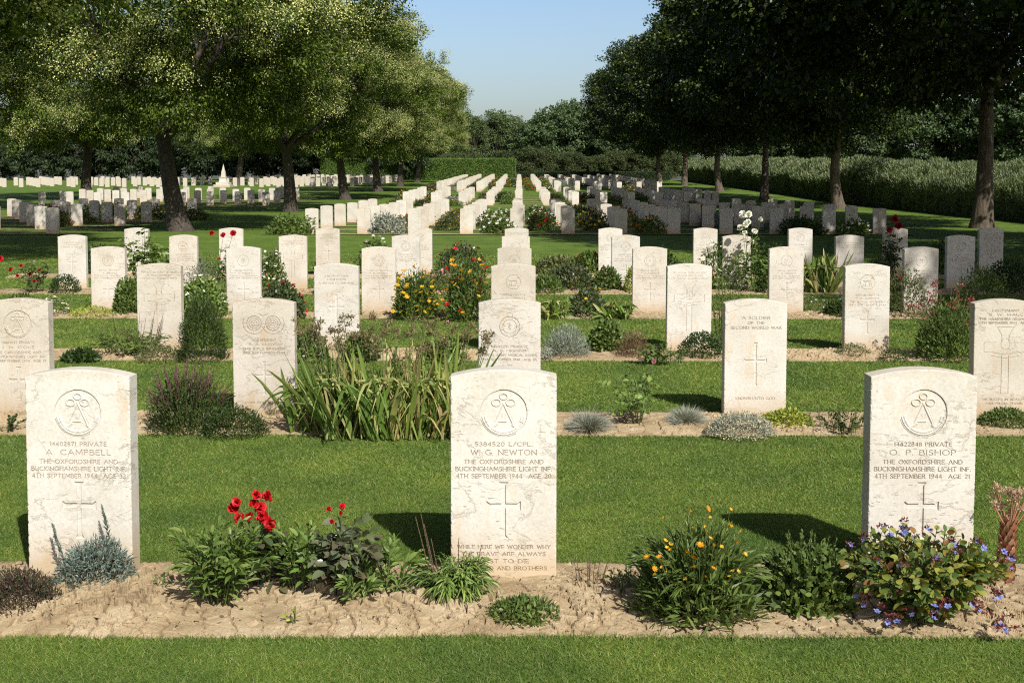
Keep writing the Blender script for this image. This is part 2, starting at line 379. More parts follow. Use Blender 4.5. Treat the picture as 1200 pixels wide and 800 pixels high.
def bed_edges(Y, x, s):
    yf = Y - .52 + .035 * (fbm(x * 1.3, x * 0 + 3, s) - .5) * 2 + .012 * (vnoise(x * 14, x * 0, s + 5) - .5)
    yb = Y + .20 + .02 * (fbm(x * 1.7, x * 0 + 9, s) - .5) * 2
    return yf, yb
BEDS = []
def soil_bed(Y, x0, x1, res, cell, seed, fine=True):
    nxx = int((x1 - x0) / res); nyy = max(8, int(.74 / res))
    u = np.linspace(x0, x1, nxx); t = np.linspace(0, 1, nyy)
    yf, yb = bed_edges(Y, u, seed)
    X = np.repeat(u[None], nyy, 0); Yy = yf[None] + (yb - yf)[None] * t[:, None]
    wx = X + .07 * (fbm(X * 9, Yy * 9, seed + 1, 5) - .45); wy = Yy + .07 * (fbm(X * 9, Yy * 9, seed + 2, 5) - .45)
    def voro(sz, s):
        gx = np.floor(wx / sz); gy = np.floor(wy / sz)
        f1 = np.full(X.shape, 9.); f2 = np.full(X.shape, 9.); idv = np.zeros(X.shape); ddx = np.zeros(X.shape); ddy = np.zeros(X.shape)
        for a in (-1, 0, 1):
            for b in (-1, 0, 1):
                cx = gx + a; cy_ = gy + b
                px = (cx + .1 + .8 * _h(cx, cy_, s)) * sz; py = (cy_ + .1 + .8 * _h(cx, cy_, s + 7)) * sz
                d = np.hypot(wx - px, wy - py); hv = _h(cx, cy_, s + 13)
                nf = d < f1
                f2 = np.where(nf, f1, np.minimum(f2, d)); idv = np.where(nf, hv, idv)
                ddx = np.where(nf, wx - px, ddx); ddy = np.where(nf, wy - py, ddy); f1 = np.where(nf, d, f1)
        return f2 - f1, idv, ddx, ddy
    e1, id1, dx1, dy1 = voro(cell, seed + 21); e2, id2, dx2, dy2 = voro(cell * .42, seed + 33)
    tm = t[:, None]
    dome = np.sin(np.clip(tm * 1.08, 0, 1) * PI) ** .5
    H = .006 + .020 * dome + .034 * (fbm(X * 3, Yy * 3, seed + 4) - .45) * dome
    rough = np.clip((fbm(X * 2.2, Yy * 2.2, seed + 44, 3) - .40) * 6, 0, 1)
    dome = dome * 1.0
    plate = (id1 - .5) * .009 + (dx1 * (id1 - .5) * .22 + dy1 * (.5 - id1) * .16) + (dx2 * (id2 - .5) + dy2 * (id1 - id2) * .8) * .55 * rough
    crack = np.clip(1 - e1 / (.0045 + .008 * np.clip(fbm(X * 5, Yy * 5, seed + 77, 3) * 2.4 - .7, 0, 1.5)), 0, 1)
    crack2 = np.clip(1 - e2 / .004, 0, 1) * np.clip(rough + .15, 0, 1)
    clod = np.clip(e2 / .004, 0, 1) * (id2 > .5) * rough * .020 * (.2 + id2)
    H = H + (plate + clod) * dome - (.016 * crack + .006 * crack2) * np.clip(dome, .2, 1) + .0045 * (fbm(X * 45, Yy * 45, seed + 6, 3) - .45) + .013 * (fbm(X * 9, Yy * 9, seed + 8, 3) - .45) * dome
    H = np.maximum(H, .004)
    H[0] = -.01; H[-1] = -.01
    Z = H + g(Yy)
    i2 = (np.arange(nyy - 1)[:, None] * nxx + np.arange(nxx - 1)[None]).ravel()
    mb = MB(); mb.add(np.stack([X, Yy, Z], -1).reshape(-1, 3), np.stack([i2, i2 + 1, i2 + 1 + nxx, i2 + nxx], -1), 0, False)
    if res < .01:      # loose crumbs lying on the clay
        q = np.random.default_rng(seed); m = 4200; a = q.integers(1, nyy - 2, m); b = q.integers(1, nxx - 2, m); c0 = np.stack([X[a, b], Yy[a, b], Z[a, b]], -1)
        sz = q.uniform(.0015, .006, m) * (1 + 2.2 * (q.random(m) > .95)); oc = np.array([(1, 0, 0), (-1, 0, 0), (0, 1, 0), (0, -1, 0), (0, 0, .6), (0, 0, -.6)]) * 1.0
        V = c0[:, None] + oc[None] * sz[:, None, None] * q.uniform(.6, 1.3, (m, 6, 3)) + q.normal(0, .25, (m, 6, 3)) * sz[:, None, None]
        ff = np.array([(0, 2, 4), (2, 1, 4), (1, 3, 4), (3, 0, 4), (2, 0, 5), (1, 2, 5), (3, 1, 5), (0, 3, 5)])
        mb.add(V.reshape(-1, 3), (np.arange(m)[:, None, None] * 6 + ff[None]).reshape(-1, 3), 0, False)
    o = obj('soil_bed', mb.mesh('soil_bed', [M['soil' if fine else 'soil2']], attr=np.clip(crack + .4 * crack2, 0, 1).ravel())); o['kind'] = 'structure'
    BEDS.append((Y, x0, x1, seed))
soil_bed(rows_y[0], -2.6, 2.6, .0042, .085, 100)
soil_bed(rows_y[1], -4.0, 4.2, .008, .09, 200)
soil_bed(rows_y[2], -5.4, 5.6, .012, .07, 300)
soil_bed(rows_y[3], -6.6, 7.0, .02, .08, 400, False)
soil_bed(rows_y[4], -8.2, 8.2, .03, .10, 500, False)
soil_bed(rows_y[5], -8.0, 9.6, .03, .10, 600, False)

# grass blades of the near lawn (uncountable)
rng = np.random.default_rng(5)
def grass_patch(ya, yb, n, hgt, wid, xr=None):
    y = rng.uniform(ya, yb, n); k = .475
    x = rng.uniform(-1, 1, n) * (y * k + .25) + y * -.006
    keep = np.ones(n, bool)
    for (Y, x0, x1, s) in BEDS:
        yf, yb_ = bed_edges(Y, x, s)
        keep &= ~((y > yf + .012 * rng.random(n) ** 2) & (y < yb_ - .03 * rng.random(n) ** 2) & (x > x0) & (x < x1))
    x = x[keep]; y = y[keep]; n = len(x)
    tone = fbm(x * 1.2, y * 1.2, 3)
    P = np.stack([x, y, g(y) - .002], -1)
    a = rng.uniform(0, 2 * PI, n) ; lean = rng.uniform(.3, 2.6, n)
    D = np.stack([np.cos(a) * lean, np.sin(a) * lean, np.ones(n)], -1)
    a2 = rng.uniform(0, 2 * PI, n); Nn = np.stack([np.cos(a2), np.sin(a2), rng.uniform(.0, .5, n)], -1)
    return P, D, Nn, hgt * rng.uniform(.5, 1.25, n) * (.75 + .6 * tone), wid * rng.uniform(.6, 1.3, n)
gb = MB()
def rnd_dirs_(rng, n):
    v = rng.normal(0, 1, (n, 3)); return v / np.linalg.norm(v, axis=1)[:, None]
for ya, yb, n, hh, ww in ((2.95, 3.62, 130000, .018, .0028), (4.15, 5.3, 220000, .018, .0034), (5.3, 6.5, 160000, .019, .0045),
                          (7.05, 9.25, 170000, .023, .0065), (9.8, 12.2, 130000, .025, .009), (12.7, 15.0, 90000, .028, .012), (15.5, 24, 120000, .030, .017)):
    P, D, Nn, Ls, Ws = grass_patch(ya, yb, n, hh, ww)
    ribbons(gb, P, D, Nn, Ls, Ws, [(0, 1), (1, 0)])
for bi, (Y, x0, x1, sd_) in enumerate(BEDS[:4]):      # longer unclipped fringe along the cut turf edges
    for side in (0, 1):
        n = 9000; x = rng.uniform(max(x0, -Y * .5), min(x1, Y * .5), n); yf, yb_ = bed_edges(Y, x, sd_); off_ = np.abs(rng.normal(0, .012, n)) * (.4 + fbm(x * 6, x * 0, 31 + bi))
        y = (yf - off_ + .006) if side == 0 else (yb_ + off_ - .012); sg = 1 if side == 0 else -1
        P = np.stack([x, y, g(y)], -1); D = np.stack([rng.normal(0, .6, n), sg * rng.uniform(-.3, 1.2, n), np.ones(n)], -1)
        ribbons(gb, P, D, rnd_dirs_(rng, n), rng.uniform(.012, .034, n), .0034 * (1 + bi * .5), [(0, 1), (1, 0)], .25)
gr = obj('grass', gb.mesh('grass', [M['grass']])); gr['kind'] = 'stuff'; tag(gr, 'short mown green grass blades of the lawn strips', 'grass')

# ------------------------------------------------------------------ headstones
SW, SH, ST, RISE = .381, .77, .076, .026
def P_(s): return [tuple(float(c) for c in p.split(',')) for p in s.split()]
def arcp(cx, cy, rx, ry, a0, a1, n=10):
    return [(cx + rx * math.cos(math.radians(a0 + (a1 - a0) * i / n)), cy + ry * math.sin(math.radians(a0 + (a1 - a0) * i / n))) for i in range(n + 1)]
FONT = {
 'A': (.72, ['0,0 .36,1 .72,0', '.13,.34 .59,.34']), 'B': (.52, ['0,0 0,1 .32,1 .44,.88 .44,.65 .32,.54 0,.54', '.32,.54 .52,.4 .52,.14 .38,0 0,0']),
 'C': (.72, [arcp(.42, .5, .42, .5, 50, 310)]), 'D': (.66, ['0,0 0,1 .3,1 .55,.85 .66,.5 .55,.15 .3,0 0,0']),
 'E': (.45, ['.45,1 0,1 0,0 .45,0', '0,.52 .38,.52']), 'F': (.45, ['.45,1 0,1 0,0', '0,.52 .38,.52']),
 'G': (.74, [arcp(.42, .5, .42, .5, 50, 350), '.72,.0 .72,.42 .5,.42']), 'H': (.62, ['0,0 0,1', '.62,0 .62,1', '0,.52 .62,.52']),
 'I': (.06, ['.03,0 .03,1']), 'J': (.3, ['.25,1 .25,.15 .1,0']), 'K': (.58, ['0,0 0,1', '.55,1 .02,.5 .58,0']), 'L': (.45, ['0,1 0,0 .45,0']),
 'M': (.8, ['0,0 .08,1 .4,.15 .72,1 .8,0']), 'N': (.66, ['0,0 0,1 .66,0 .66,1']), 'O': (.8, [arcp(.4, .5, .4, .5, 0, 360, 16)]),
 'P': (.48, ['0,0 0,1 .32,1 .46,.88 .46,.62 .32,.48 0,.48']), 'Q': (.8, [arcp(.4, .5, .4, .5, 0, 360, 16), '.5,.2 .8,-.15']),
 'R': (.56, ['0,0 0,1 .32,1 .46,.88 .46,.64 .32,.52 0,.52', '.28,.52 .56,0']), 'S': (.46, ['.44,.86 .32,1 .12,1 .02,.84 .06,.64 .4,.42 .46,.2 .34,.02 .12,0 0,.14']),
 'T': (.62, ['0,1 .62,1', '.31,1 .31,0']), 'U': (.6, ['0,1 0,.25 .12,.04 .3,0 .48,.04 .6,.25 .6,1']), 'V': (.68, ['0,1 .34,0 .68,1']),
 'W': (.98, ['0,1 .25,0 .49,.9 .73,0 .98,1']), 'X': (.6, ['0,1 .6,0', '0,0 .6,1']), 'Y': (.62, ['0,1 .31,.5 .62,1', '.31,.5 .31,0']), 'Z': (.56, ['0,1 .56,1 0,0 .56,0']),
 '0': (.5, [arcp(.25, .5, .25, .5, 0, 360, 14)]), '1': (.2, ['.0,.8 .12,1 .12,0']), '2': (.48, ['.02,.8 .12,.98 .34,1 .46,.82 .4,.55 0,0 .48,0']),
 '3': (.45, ['.02,.88 .2,1 .4,.9 .4,.66 .2,.54 .42,.42 .43,.14 .2,0 0,.12']), '4': (.5, ['.38,0 .38,1 0,.3 .5,.3']), '5': (.45, ['.42,1 .08,1 .05,.56 .3,.58 .44,.4 .42,.12 .2,0 0,.1']),
 '6': (.48, ['.4,.95 .16,.75 .02,.35 .08,.08 .25,0 .42,.1 .46,.32 .34,.52 .16,.5 .04,.3']), '7': (.45, ['0,1 .45,1 .15,0']),
 '8': (.46, [arcp(.23, .76, .19, .24, 0, 360, 10), arcp(.23, .27, .23, .27, 0, 360, 10)]), '9': (.48, ['.06,.05 .32,.25 .46,.65 .4,.92 .23,1 .06,.9 .02,.68 .14,.48 .32,.5 .44,.7']),
 '.': (.06, ['.03,0 .03,.06']), '/': (.4, ['0,0 .4,1']), ',': (.06, ['.03,.04 0,-.12']), "'": (.06, ['.03,.8 .03,1']), '&': (.6, ['.6,0 .1,.75 .2,1 .35,.9 .3,.65 .02,.3 .1,.02 .35,.05 .55,.4']),
}
class Relief:
    """depth map on a stone face: metres into the stone (+) ; tint = weathering grime in the cuts, and painted shadow on the bugle rim arcs"""
    def __init__(s, nx, nz):
        s.u = np.linspace(-SW / 2, SW / 2, nx); s.v = np.linspace(0, 1, nz)
        s.top = SH - RISE * (s.u / (SW / 2)) ** 2
        s.Z = s.v[:, None] * s.top[None]; s.U = np.repeat(s.u[None], nz, 0)
        s.D = np.zeros_like(s.Z); s.T = np.zeros_like(s.Z)
    def sl(s, x0, x1, z0, z1):
        a = max(0, np.searchsorted(s.u, x0) - 1); b = min(len(s.u), np.searchsorted(s.u, x1) + 1)
        c = max(0, int(z0 / SH * len(s.v)) - 3); d = min(len(s.v), int(z1 / (SH - RISE) * len(s.v)) + 4)
        return slice(c, d), slice(a, b)
    def stroke(s, pts, w, depth, tint=0., mode='cut', round_=True):
        for p, q in zip(pts[:-1], pts[1:]):
            r = s.sl(min(p[0], q[0]) - w, max(p[0], q[0]) + w, min(p[1], q[1]) - w, max(p[1], q[1]) + w)
            U = s.U[r]; Z = s.Z[r]
            if U.size == 0: continue
            dx, dz = q[0] - p[0], q[1] - p[1]; L2 = dx * dx + dz * dz + 1e-12
            t = np.clip(((U - p[0]) * dx + (Z - p[1]) * dz) / L2, 0, 1)
            d = np.hypot(U - p[0] - t * dx, Z - p[1] - t * dz)
            k = np.clip((w / 2 - d) / (w * .35 if round_ else .0012), 0, 1)
            if mode == 'cut': s.D[r] = np.maximum(s.D[r], depth * k)
            elif mode == 'raise': s.D[r] = s.D[r] * (1 - k) + depth * k
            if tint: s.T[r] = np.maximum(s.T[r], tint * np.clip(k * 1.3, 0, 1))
    def disc(s, cx, cz, rx, rz, depth, tint=0.):
        k = np.clip((1 - np.hypot((s.U - cx) / rx, (s.Z - cz) / rz)) * rx / .0012, 0, 1)
        s.D = np.maximum(s.D, depth * k)
        rim = k * np.clip(1 - (1 - np.hypot((s.U - cx) / rx, (s.Z - cz) / rz)) * rx / .003, 0, 1)
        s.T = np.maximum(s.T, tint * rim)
    def poly(s, pts, depth):   # convex polygon recess (ccw or cw)
        k = np.full(s.U.shape, 9.)
        A = sum(a[0] * b[1] - b[0] * a[1] for a, b in zip(pts, pts[1:] + pts[:1]))
        sg = 1 if A > 0 else -1
        for a, b in zip(pts, pts[1:] + pts[:1]):
            l = math.hypot(b[0] - a[0], b[1] - a[1])
            d = sg * ((b[0] - a[0]) * (s.Z - a[1]) - (b[1] - a[1]) * (s.U - a[0])) / l
            k = np.minimum(k, d)
        s.D = np.maximum(s.D, depth * np.clip(k / .0012, 0, 1))
    def text(s, txt, zc, h, width=None, depth=.0030, sw=.0031, tint=.72, cx=0):
        gap = .24; x = 0; items = []
        for ch in txt:
            if ch == ' ': x += .55; continue
            w, st = FONT[ch]; items.append((x, st)); x += w + gap
        x -= gap; sc = h; sx = h if width is None else width / x
        for x0, st in items:
            for q in st:
                pts = P_(q) if isinstance(q, str) else q
                m = [(cx + (x0 + a - x / 2) * sx, zc + (b - .5) * sc) for a, b in pts]
                s.stroke(m, sw, depth, tint)
                for e, f in ((pts[0], pts[1]), (pts[-1], pts[-2])):
                    if (e[1] in (0, 1)) and abs(e[1] - f[1]) > .3:
                        X = cx + (x0 + e[0] - x / 2) * sx; Zz = zc + (e[1] - .5) * sc
                        s.stroke([(X - h * .12, Zz), (X + h * .12, Zz)], sw * .7, depth * .7, tint * .7)
    def cross(s, zt, zb, half, w, depth, cx=0, zarm=None):
        zarm = zarm if zarm else zt - (zt - zb) * .42; h = w / 2
        s.poly([(cx - h, zb), (cx + h, zb), (cx + h, zt), (cx - h, zt)], depth)
        s.poly([(cx - half, zarm - h), (cx + half, zarm - h), (cx + half, zarm + h), (cx - half, zarm + h)], depth)
        f = w * .55
        for a in ([(cx - h - f, zt), (cx + h + f, zt), (cx + h, zt - f * 1.3), (cx - h, zt - f * 1.3)], [(cx - h - f, zb), (cx + h + f, zb), (cx + h, zb + f * 1.3), (cx - h, zb + f * 1.3)],
                  [(cx - half, zarm - h - f), (cx - half, zarm + h + f), (cx - half + f * 1.3, zarm + h), (cx - half + f * 1.3, zarm - h)],
                  [(cx + half, zarm - h - f), (cx + half, zarm + h + f), (cx + half - f * 1.3, zarm + h), (cx + half - f * 1.3, zarm - h)]): s.poly(a, depth)
    def badge_bugle(s, cz, r, cx=0):
        s.disc(cx, cz, r, r * 1.0, .0042, .35)
        A = lambda rr, a0, a1, k=1: [(cx + x, cz + z) for x, z in arcp(0, 0, rr, rr, a0, a1, 24)]
        for rr, w in ((r * .80, .010), (r * .90, .008)): s.stroke(A(rr, 190, 350), w, .001, 0, 'raise')       # the horn's curve
        s.stroke([(cx - r * .55, cz - r * .62), (cx - r * .28, cz - r * .42)], .016, .0008, 0, 'raise')
        s.stroke([(cx + r * .55, cz - r * .62), (cx + r * .40, cz - r * .50)], .014, .0008, 0, 'raise')
        s.stroke([(cx, cz + r * .42), (cx - r * .38, cz - r * .45)], .006, .0012, 0, 'raise')                 # strings
        s.stroke([(cx, cz + r * .42), (cx + r * .45, cz - r * .55)], .009, .0006, 0, 'raise')
        s.stroke([(cx + r * .1, cz + r * .38), (cx + r * .48, cz - r * .5)], .003, .0042, .8, 'cut')
        for dx, dz, rr in ((0, .72, .14), (-.30, .46, .16), (.30, .46, .16)):                                  # knot loops
            s.stroke([(cx + dx * r + x, cz + dz * r + z) for x, z in arcp(0, 0, r * rr * 1.15, r * rr * .9, 0, 360, 16)], .006, .0005, 0, 'raise')
        s.stroke([(cx - r * .24, cz - r * .36), (cx + r * .12, cz - r * .36)], .005, .0008, .5, 'raise')
        s.text('52', cz - r * .12, .014, None, .0005, .003, .5, cx)
        for a in (208, 332): s.stroke([(cx + r * .72 * math.cos(math.radians(a)), cz + r * .72 * math.sin(math.radians(a))), (cx + r * .97 * math.cos(math.radians(a)), cz + r * .97 * math.sin(math.radians(a)))], .003, .004, .4)
        for rr in (1.0,): s.stroke(A(r * rr, 195, 300), .0032, .006, .75)
        s.stroke(A(r, 20, 100), .0028, .006, .6)  # both rim arcs: grooves whose dark tint paints the recess edge's shadow
    def badge_ring(s, cz, r, kind, cx=0, rr=None):
        A = lambda q, a0=0, a1=360: [(cx + x, cz + z) for x, z in arcp(0, 0, q, q, a0, a1, 24)]
        s.stroke(A(r), .0045, .0035, .6)
        if kind in ('wreath', 'double', 'crown'):
            s.stroke(A(r * .68), .004, .003, .5)
            for k in range(16):
                a = k / 16 * 2 * PI; s.stroke([(cx + r * .74 * math.cos(a), cz + r * .74 * math.sin(a)), (cx + r * .92 * math.cos(a + .15), cz + r * .92 * math.sin(a + .15))], .003, .002, .4)
        if kind == 'crown':
            s.stroke([(cx - r * .25, cz + r * .95), (cx - r * .3, cz + r * 1.25), (cx, cz + r * 1.4), (cx + r * .3, cz + r * 1.25), (cx + r * .25, cz + r * .95)], .004, .003, .5)
        if kind in ('wreath', 'crown'):
            s.stroke([(cx, cz - r * .4), (cx, cz + r * .45)], .004, .003, .6)
            s.stroke([(cx - .2 * r, cz + r * .3), (cx + .15 * r, cz + r * .15), (cx - .15 * r, cz - r * .05), (cx + .1 * r, cz - r * .25)], .004, .003, .6)
        if kind == 'beast':
            b = [(-.5, .05), (.35, .1)]; s.stroke([(cx + x * r, cz + z * r) for x, z in b], r * .34, .003, .25)
            for q in ([(-.45, 0), (-.6, -.5)], [(-.3, -.05), (-.3, -.5)], [(.25, 0), (.2, -.5)], [(.38, 0), (.55, -.4)], [(.35, .1), (.55, .45)], [(-.5, .1), (-.7, .3)], [(-.6, -.58), (.6, -.58)]):
                s.stroke([(cx + x * r, cz + z * r) for x, z in q], .005, .003, .4)
            s.disc(cx + .62 * r, cz + .5 * r, r * .16, r * .12, .003, .3)
        if kind == 'star':
            for k in range(4):
                a = k * PI / 4 + .2; s.stroke([(cx - r * .6 * math.cos(a), cz - r * .6 * math.sin(a)), (cx + r * .6 * math.cos(a), cz + r * .6 * math.sin(a))], .005, .003, .4)
            s.stroke(A(r * .3), .004, .003, .5)
        if kind == 'double':
            s.stroke(A(r * .4), .004, .003, .4)
            for k in range(5):
                a = k * 2 * PI / 5; s.stroke([(cx, cz), (cx + r * .5 * math.cos(a), cz + r * .5 * math.sin(a))], .003, .002, .4)
        if kind == 'castle':
            s.stroke([(cx - .45 * r, cz - .35 * r), (cx - .45 * r, cz + .3 * r), (cx - .15 * r, cz + .3 * r), (cx - .15 * r, cz), (cx + .15 * r, cz), (cx + .15 * r, cz + .3 * r), (cx + .45 * r, cz + .3 * r), (cx + .45 * r, cz - .35 * r), (cx - .45 * r, cz - .35 * r)], .005, .003, .4)
    def big_cross(s):
        w = .020; d = .0026
        zt, za, zb = .60, .475, .19
        for pl in ([(-.05, zt), (.05, zt), (.022, zt - .05), (.022, za + .03)], [(-.05, zt), (-.022, zt - .05), (-.022, za + .03)],
                   [(.05, za + .03), (.13, za + .03), (.13, za - .03), (.075, za - .03)], [(-.05, za + .03), (-.13, za + .03), (-.13, za - .03), (-.075, za - .03)]): s.stroke(pl, .003, d, .7)
        s.stroke([(-.022, za - .05), (-.022, zb), (.022, zb), (.022, za - .05)], .003, d, .6)
        for zz in (0, -.022): s.stroke([(-.085, za - .03 + zz), (0, za - .045 + zz), (.085, za - .03 + zz)], .0035, d, .6)
        s.stroke([(x, z + za + .02) for x, z in arcp(0, 0, .028, .035, 0, 360, 12)], .003, d, .4)

def stone_mesh(name, R, rnd=.0035):
    nx = len(R.u); nz = len(R.v)
    dse = np.minimum(SW / 2 - np.abs(R.U), R.top[None] - R.Z)
    e = np.clip(1 - dse / rnd, 0, 1); edge = rnd * (1 - np.sqrt(np.clip(1 - e * e, 0, 1)))
    chips = np.clip((fbm(R.U * 90, R.Z * 90, 7, 3) - .52) * 8, 0, 1) * np.clip(1 - dse / .006, 0, 1) * .004
    D = R.D + edge + chips
    Zs = R.Z.copy(); Zs[0] = -.15
    mb = MB()
    V = np.stack([R.U, -ST / 2 + D, Zs], -1).reshape(-1, 3)
    i = (np.arange(nz - 1)[:, None] * nx + np.arange(nx - 1)[None]).ravel()
    mb.add(V, np.stack([i, i + 1, i + 1 + nx, i + nx], -1), 0, False)
    # back, sides, top
    b = [(R.u[0], 0)]; idx = np.concatenate([np.arange(nz) * nx, (nz - 1) * nx + np.arange(1, nx), (np.arange(nz - 1)[::-1]) * nx + nx - 1])
    Vf = V[idx]; Vb = Vf.copy(); Vb[:, 1] = ST / 2
    k = len(idx); n0 = mb.n
    mid = Vf.copy()
    mb.add(np.concatenate([mid, Vb]), [(j, j + k, j + 1 + k, j + 1) for j in range(k - 1)], 0, False)
    bt = np.stack([R.u, np.full(nx, ST / 2), np.full(nx, -.15)], -1); tp = np.stack([R.u, np.full(nx, ST / 2), R.top], -1)
    j = np.arange(nx - 1)
    mb.add(np.concatenate([bt, tp]), np.stack([j + 1, j, j + nx, j + nx + 1], -1), 0, False)
    return mb.mesh(name, [M['stone']], attr=R.T.ravel())

rr = random.Random(11)
REG = ['THE OXFORDSHIRE AND', 'BUCKINGHAMSHIRE LIGHT INF.']
def front_stone(num, name_, date, extra=()):
    R = Relief(280, 560)
    R.badge_bugle(.612, .085)
    zt = lambda d: SH - .012 - d
    R.text(num, zt(.258), .0135, .205); R.text(name_, zt(.288), .018, .235 if len(name_) > 10 else .21, .0028, .0032)
    R.text(REG[0], zt(.322), .0145, .285); R.text(REG[1], zt(.348), .0145, .345); R.text(date, zt(.374), .0145, .34)
    R.cross(zt(.395), zt(.60), .062, .017, .0055)
    for i, (t, wd) in enumerate(extra): R.text(t, zt(.632 + .026 * i), .013, wd)
    return stone_mesh('headstone_face', R)
STONES = {}
def second_stone(kind):
    R = Relief(150, 300)
    if kind == 'wreath':
        R.badge_ring(.60, .062, 'crown')
        for t, z, wd in (('14502231 PRIVATE', .478, .22), ('A. F. HIGGINS', .452, .20), ('ROYAL ARMY MEDICAL CORPS', .425, .33), ('9TH SEPTEMBER 1944  AGE 24', .398, .33)): R.text(t, z, .013, wd, sw=.0035)
        R.cross(.365, .17, .058, .016, .004)
    elif kind == 'double':
        R.badge_ring(.62, .045, 'double', -.058); R.badge_ring(.62, .045, 'double', .058)
        for sx in (-1, 1): R.stroke([(sx * .058 + x, .62 + z) for x, z in arcp(0, 0, .068, .066, 90 - sx * 60, 90 - sx * 250, 16)], .004, .003, .6)
        R.stroke([(-.03, .68), (0, .665), (.03, .68)], .004, .003, .6)
        for t, z, wd in (('7020 SERJEANT', .515, .15), ('R. A. LLOYD', .49, .18), ('THE RIFLE BRIGADE', .462, .26), ('3RD SEPTEMBER 1944', .438, .26)): R.text(t, z, .013, wd, sw=.0035)
        R.cross(.385, .18, .06, .014, .004)
        R.text('EVER REMEMBERED', .13, .012, .24, sw=.0035)
    elif kind == 'soldier':
        for t, z, wd in (('A SOLDIER', .655, .17), ('OF THE', .625, .10), ('SECOND WORLD WAR', .595, .31)): R.text(t, z, .017, wd, sw=.004)
        R.cross(.505, .24, .07, .014, .0045)
        R.text('KNOWN UNTO GOD', .16, .014, .24, sw=.0035)
    elif kind == 'bugle':
        R.badge_bugle(.612, .085)
        for t, z, wd in (('14663027 PRIVATE', .50, .20), ('J. H. COLE', .47, .2), (REG[0], .438, .28), (REG[1], .412, .34), ('4TH SEPTEMBER 1944  AGE 19', .386, .34)): R.text(t, z, .0145, wd, sw=.0035)
        R.cross(.35, .15, .062, .016, .005)
    elif kind == 'bigcross':
        R.badge_ring(.655, .001, 'none')
        for t, z, wd in (('LIEUTENANT', .70, .16), ('E. W. HALL', .675, .20), ('THE HAMPSHIRE REGIMENT', .648, .32), ('12TH SEPTEMBER 1944  AGE 22', .625, .33)): R.text(t, z, .0125, wd, sw=.0035)
        R.big_cross()
        for t, z, wd in (('HE SLEEPS IN BEAUTY', .155, .26), ('FAR FROM THOSE', .13, .22)): R.text(t, z, .012, wd, sw=.0032)
    return stone_mesh('headstone_' + kind, R)
def small_stone(kind, nx=96, nz=190):
    R = Relief(nx, nz)
    if kind == 'bigcross':
        for z, wd in ((.69, .3), (.665, .22), (.64, .32)): R.text('THE ROYAL FUSILIERS REGT', z, .012, wd, sw=.004, depth=.002, tint=.45)
        R.big_cross()
    elif kind == 'plain':
        for z, wd in ((.66, .2), (.63, .16), (.60, .3)): R.text('A SOLDIER OF THE WAR', z, .014, wd, sw=.004, tint=.5)
        R.cross(.50, .25, .065, .014, .004)
    else:
        R.badge_ring(.61, .062, kind)
        for t, z, wd in (('5890121 PRIVATE', .50, .2), ('T. R. WOODS', .47, .2), ('THE ROYAL REGIMENT', .44, .3), ('2ND SEPTEMBER 1944', .415, .32)): R.text(t, z, .014, wd, sw=.004, tint=.5)
        R.cross(.37, .17, .06, .015, .0045)
    return stone_mesh('headstone_' + kind, R)
SM = {k: small_stone(k) for k in ('wreath', 'crown', 'beast', 'star', 'castle', 'bigcross', 'plain')}
Rp = Relief(18, 6); PLAIN = stone_mesh('headstone_far', Rp, .001)
ORD = ['', 'first', 'second', 'third', 'fourth', 'fifth', 'sixth', 'seventh', 'eighth', 'ninth', 'tenth', 'eleventh', 'twelfth', 'thirteenth', 'fourteenth', 'fifteenth', 'sixteenth', 'seventeenth', 'eighteenth', 'nineteenth', 'twentieth']
def file_phrase(n):
    if n == 0: return 'centre file'
    return '%s file %s of centre' % (ORD[abs(n)], 'left' if n < 0 else 'right')
GR = 'pale headstones in rows'
def add_stone(me, n, Y, label, dz=0, dx=0, rz=0, tilt=0):
    x = -.058 + n * PITCH + dx
    o = obj('headstone', me, None, (x, Y + ST / 2, float(g(Y)) + dz), (tilt, rr.uniform(-.004, .004), rz))
    return tag(o, label, 'headstone', GR)
m1 = front_stone('14602871 PRIVATE', 'A. CAMPBELL', '4TH SEPTEMBER 1944  AGE 33')
m2 = front_stone('5384520 L/CPL.', 'W. G. NEWTON', '4TH SEPTEMBER 1944  AGE 20', (('WHILE HERE WE WONDER WHY', .335), ('THE BRAVE ARE ALWAYS', .30), ('FIRST TO DIE', .18), ('MUM, DAD AND BROTHERS', .31)))
m3 = front_stone('14622848 PRIVATE', 'O. P. BISHOP', '4TH SEPTEMBER 1944  AGE 21')
add_stone(m1, -1, rows_y[0], 'large front row headstone at left, bugle badge, behind a blue-grey shrub', dx=-.018, rz=math.radians(-1.6), dz=-.002)
add_stone(m2, 0, rows_y[0], 'large front row headstone in the middle, bugle badge and verse at its foot')
add_stone(m3, 1, rows_y[0], 'large front row headstone at right, bugle badge, behind blue flowers', dz=.002, dx=-.012, rz=math.radians(.3))
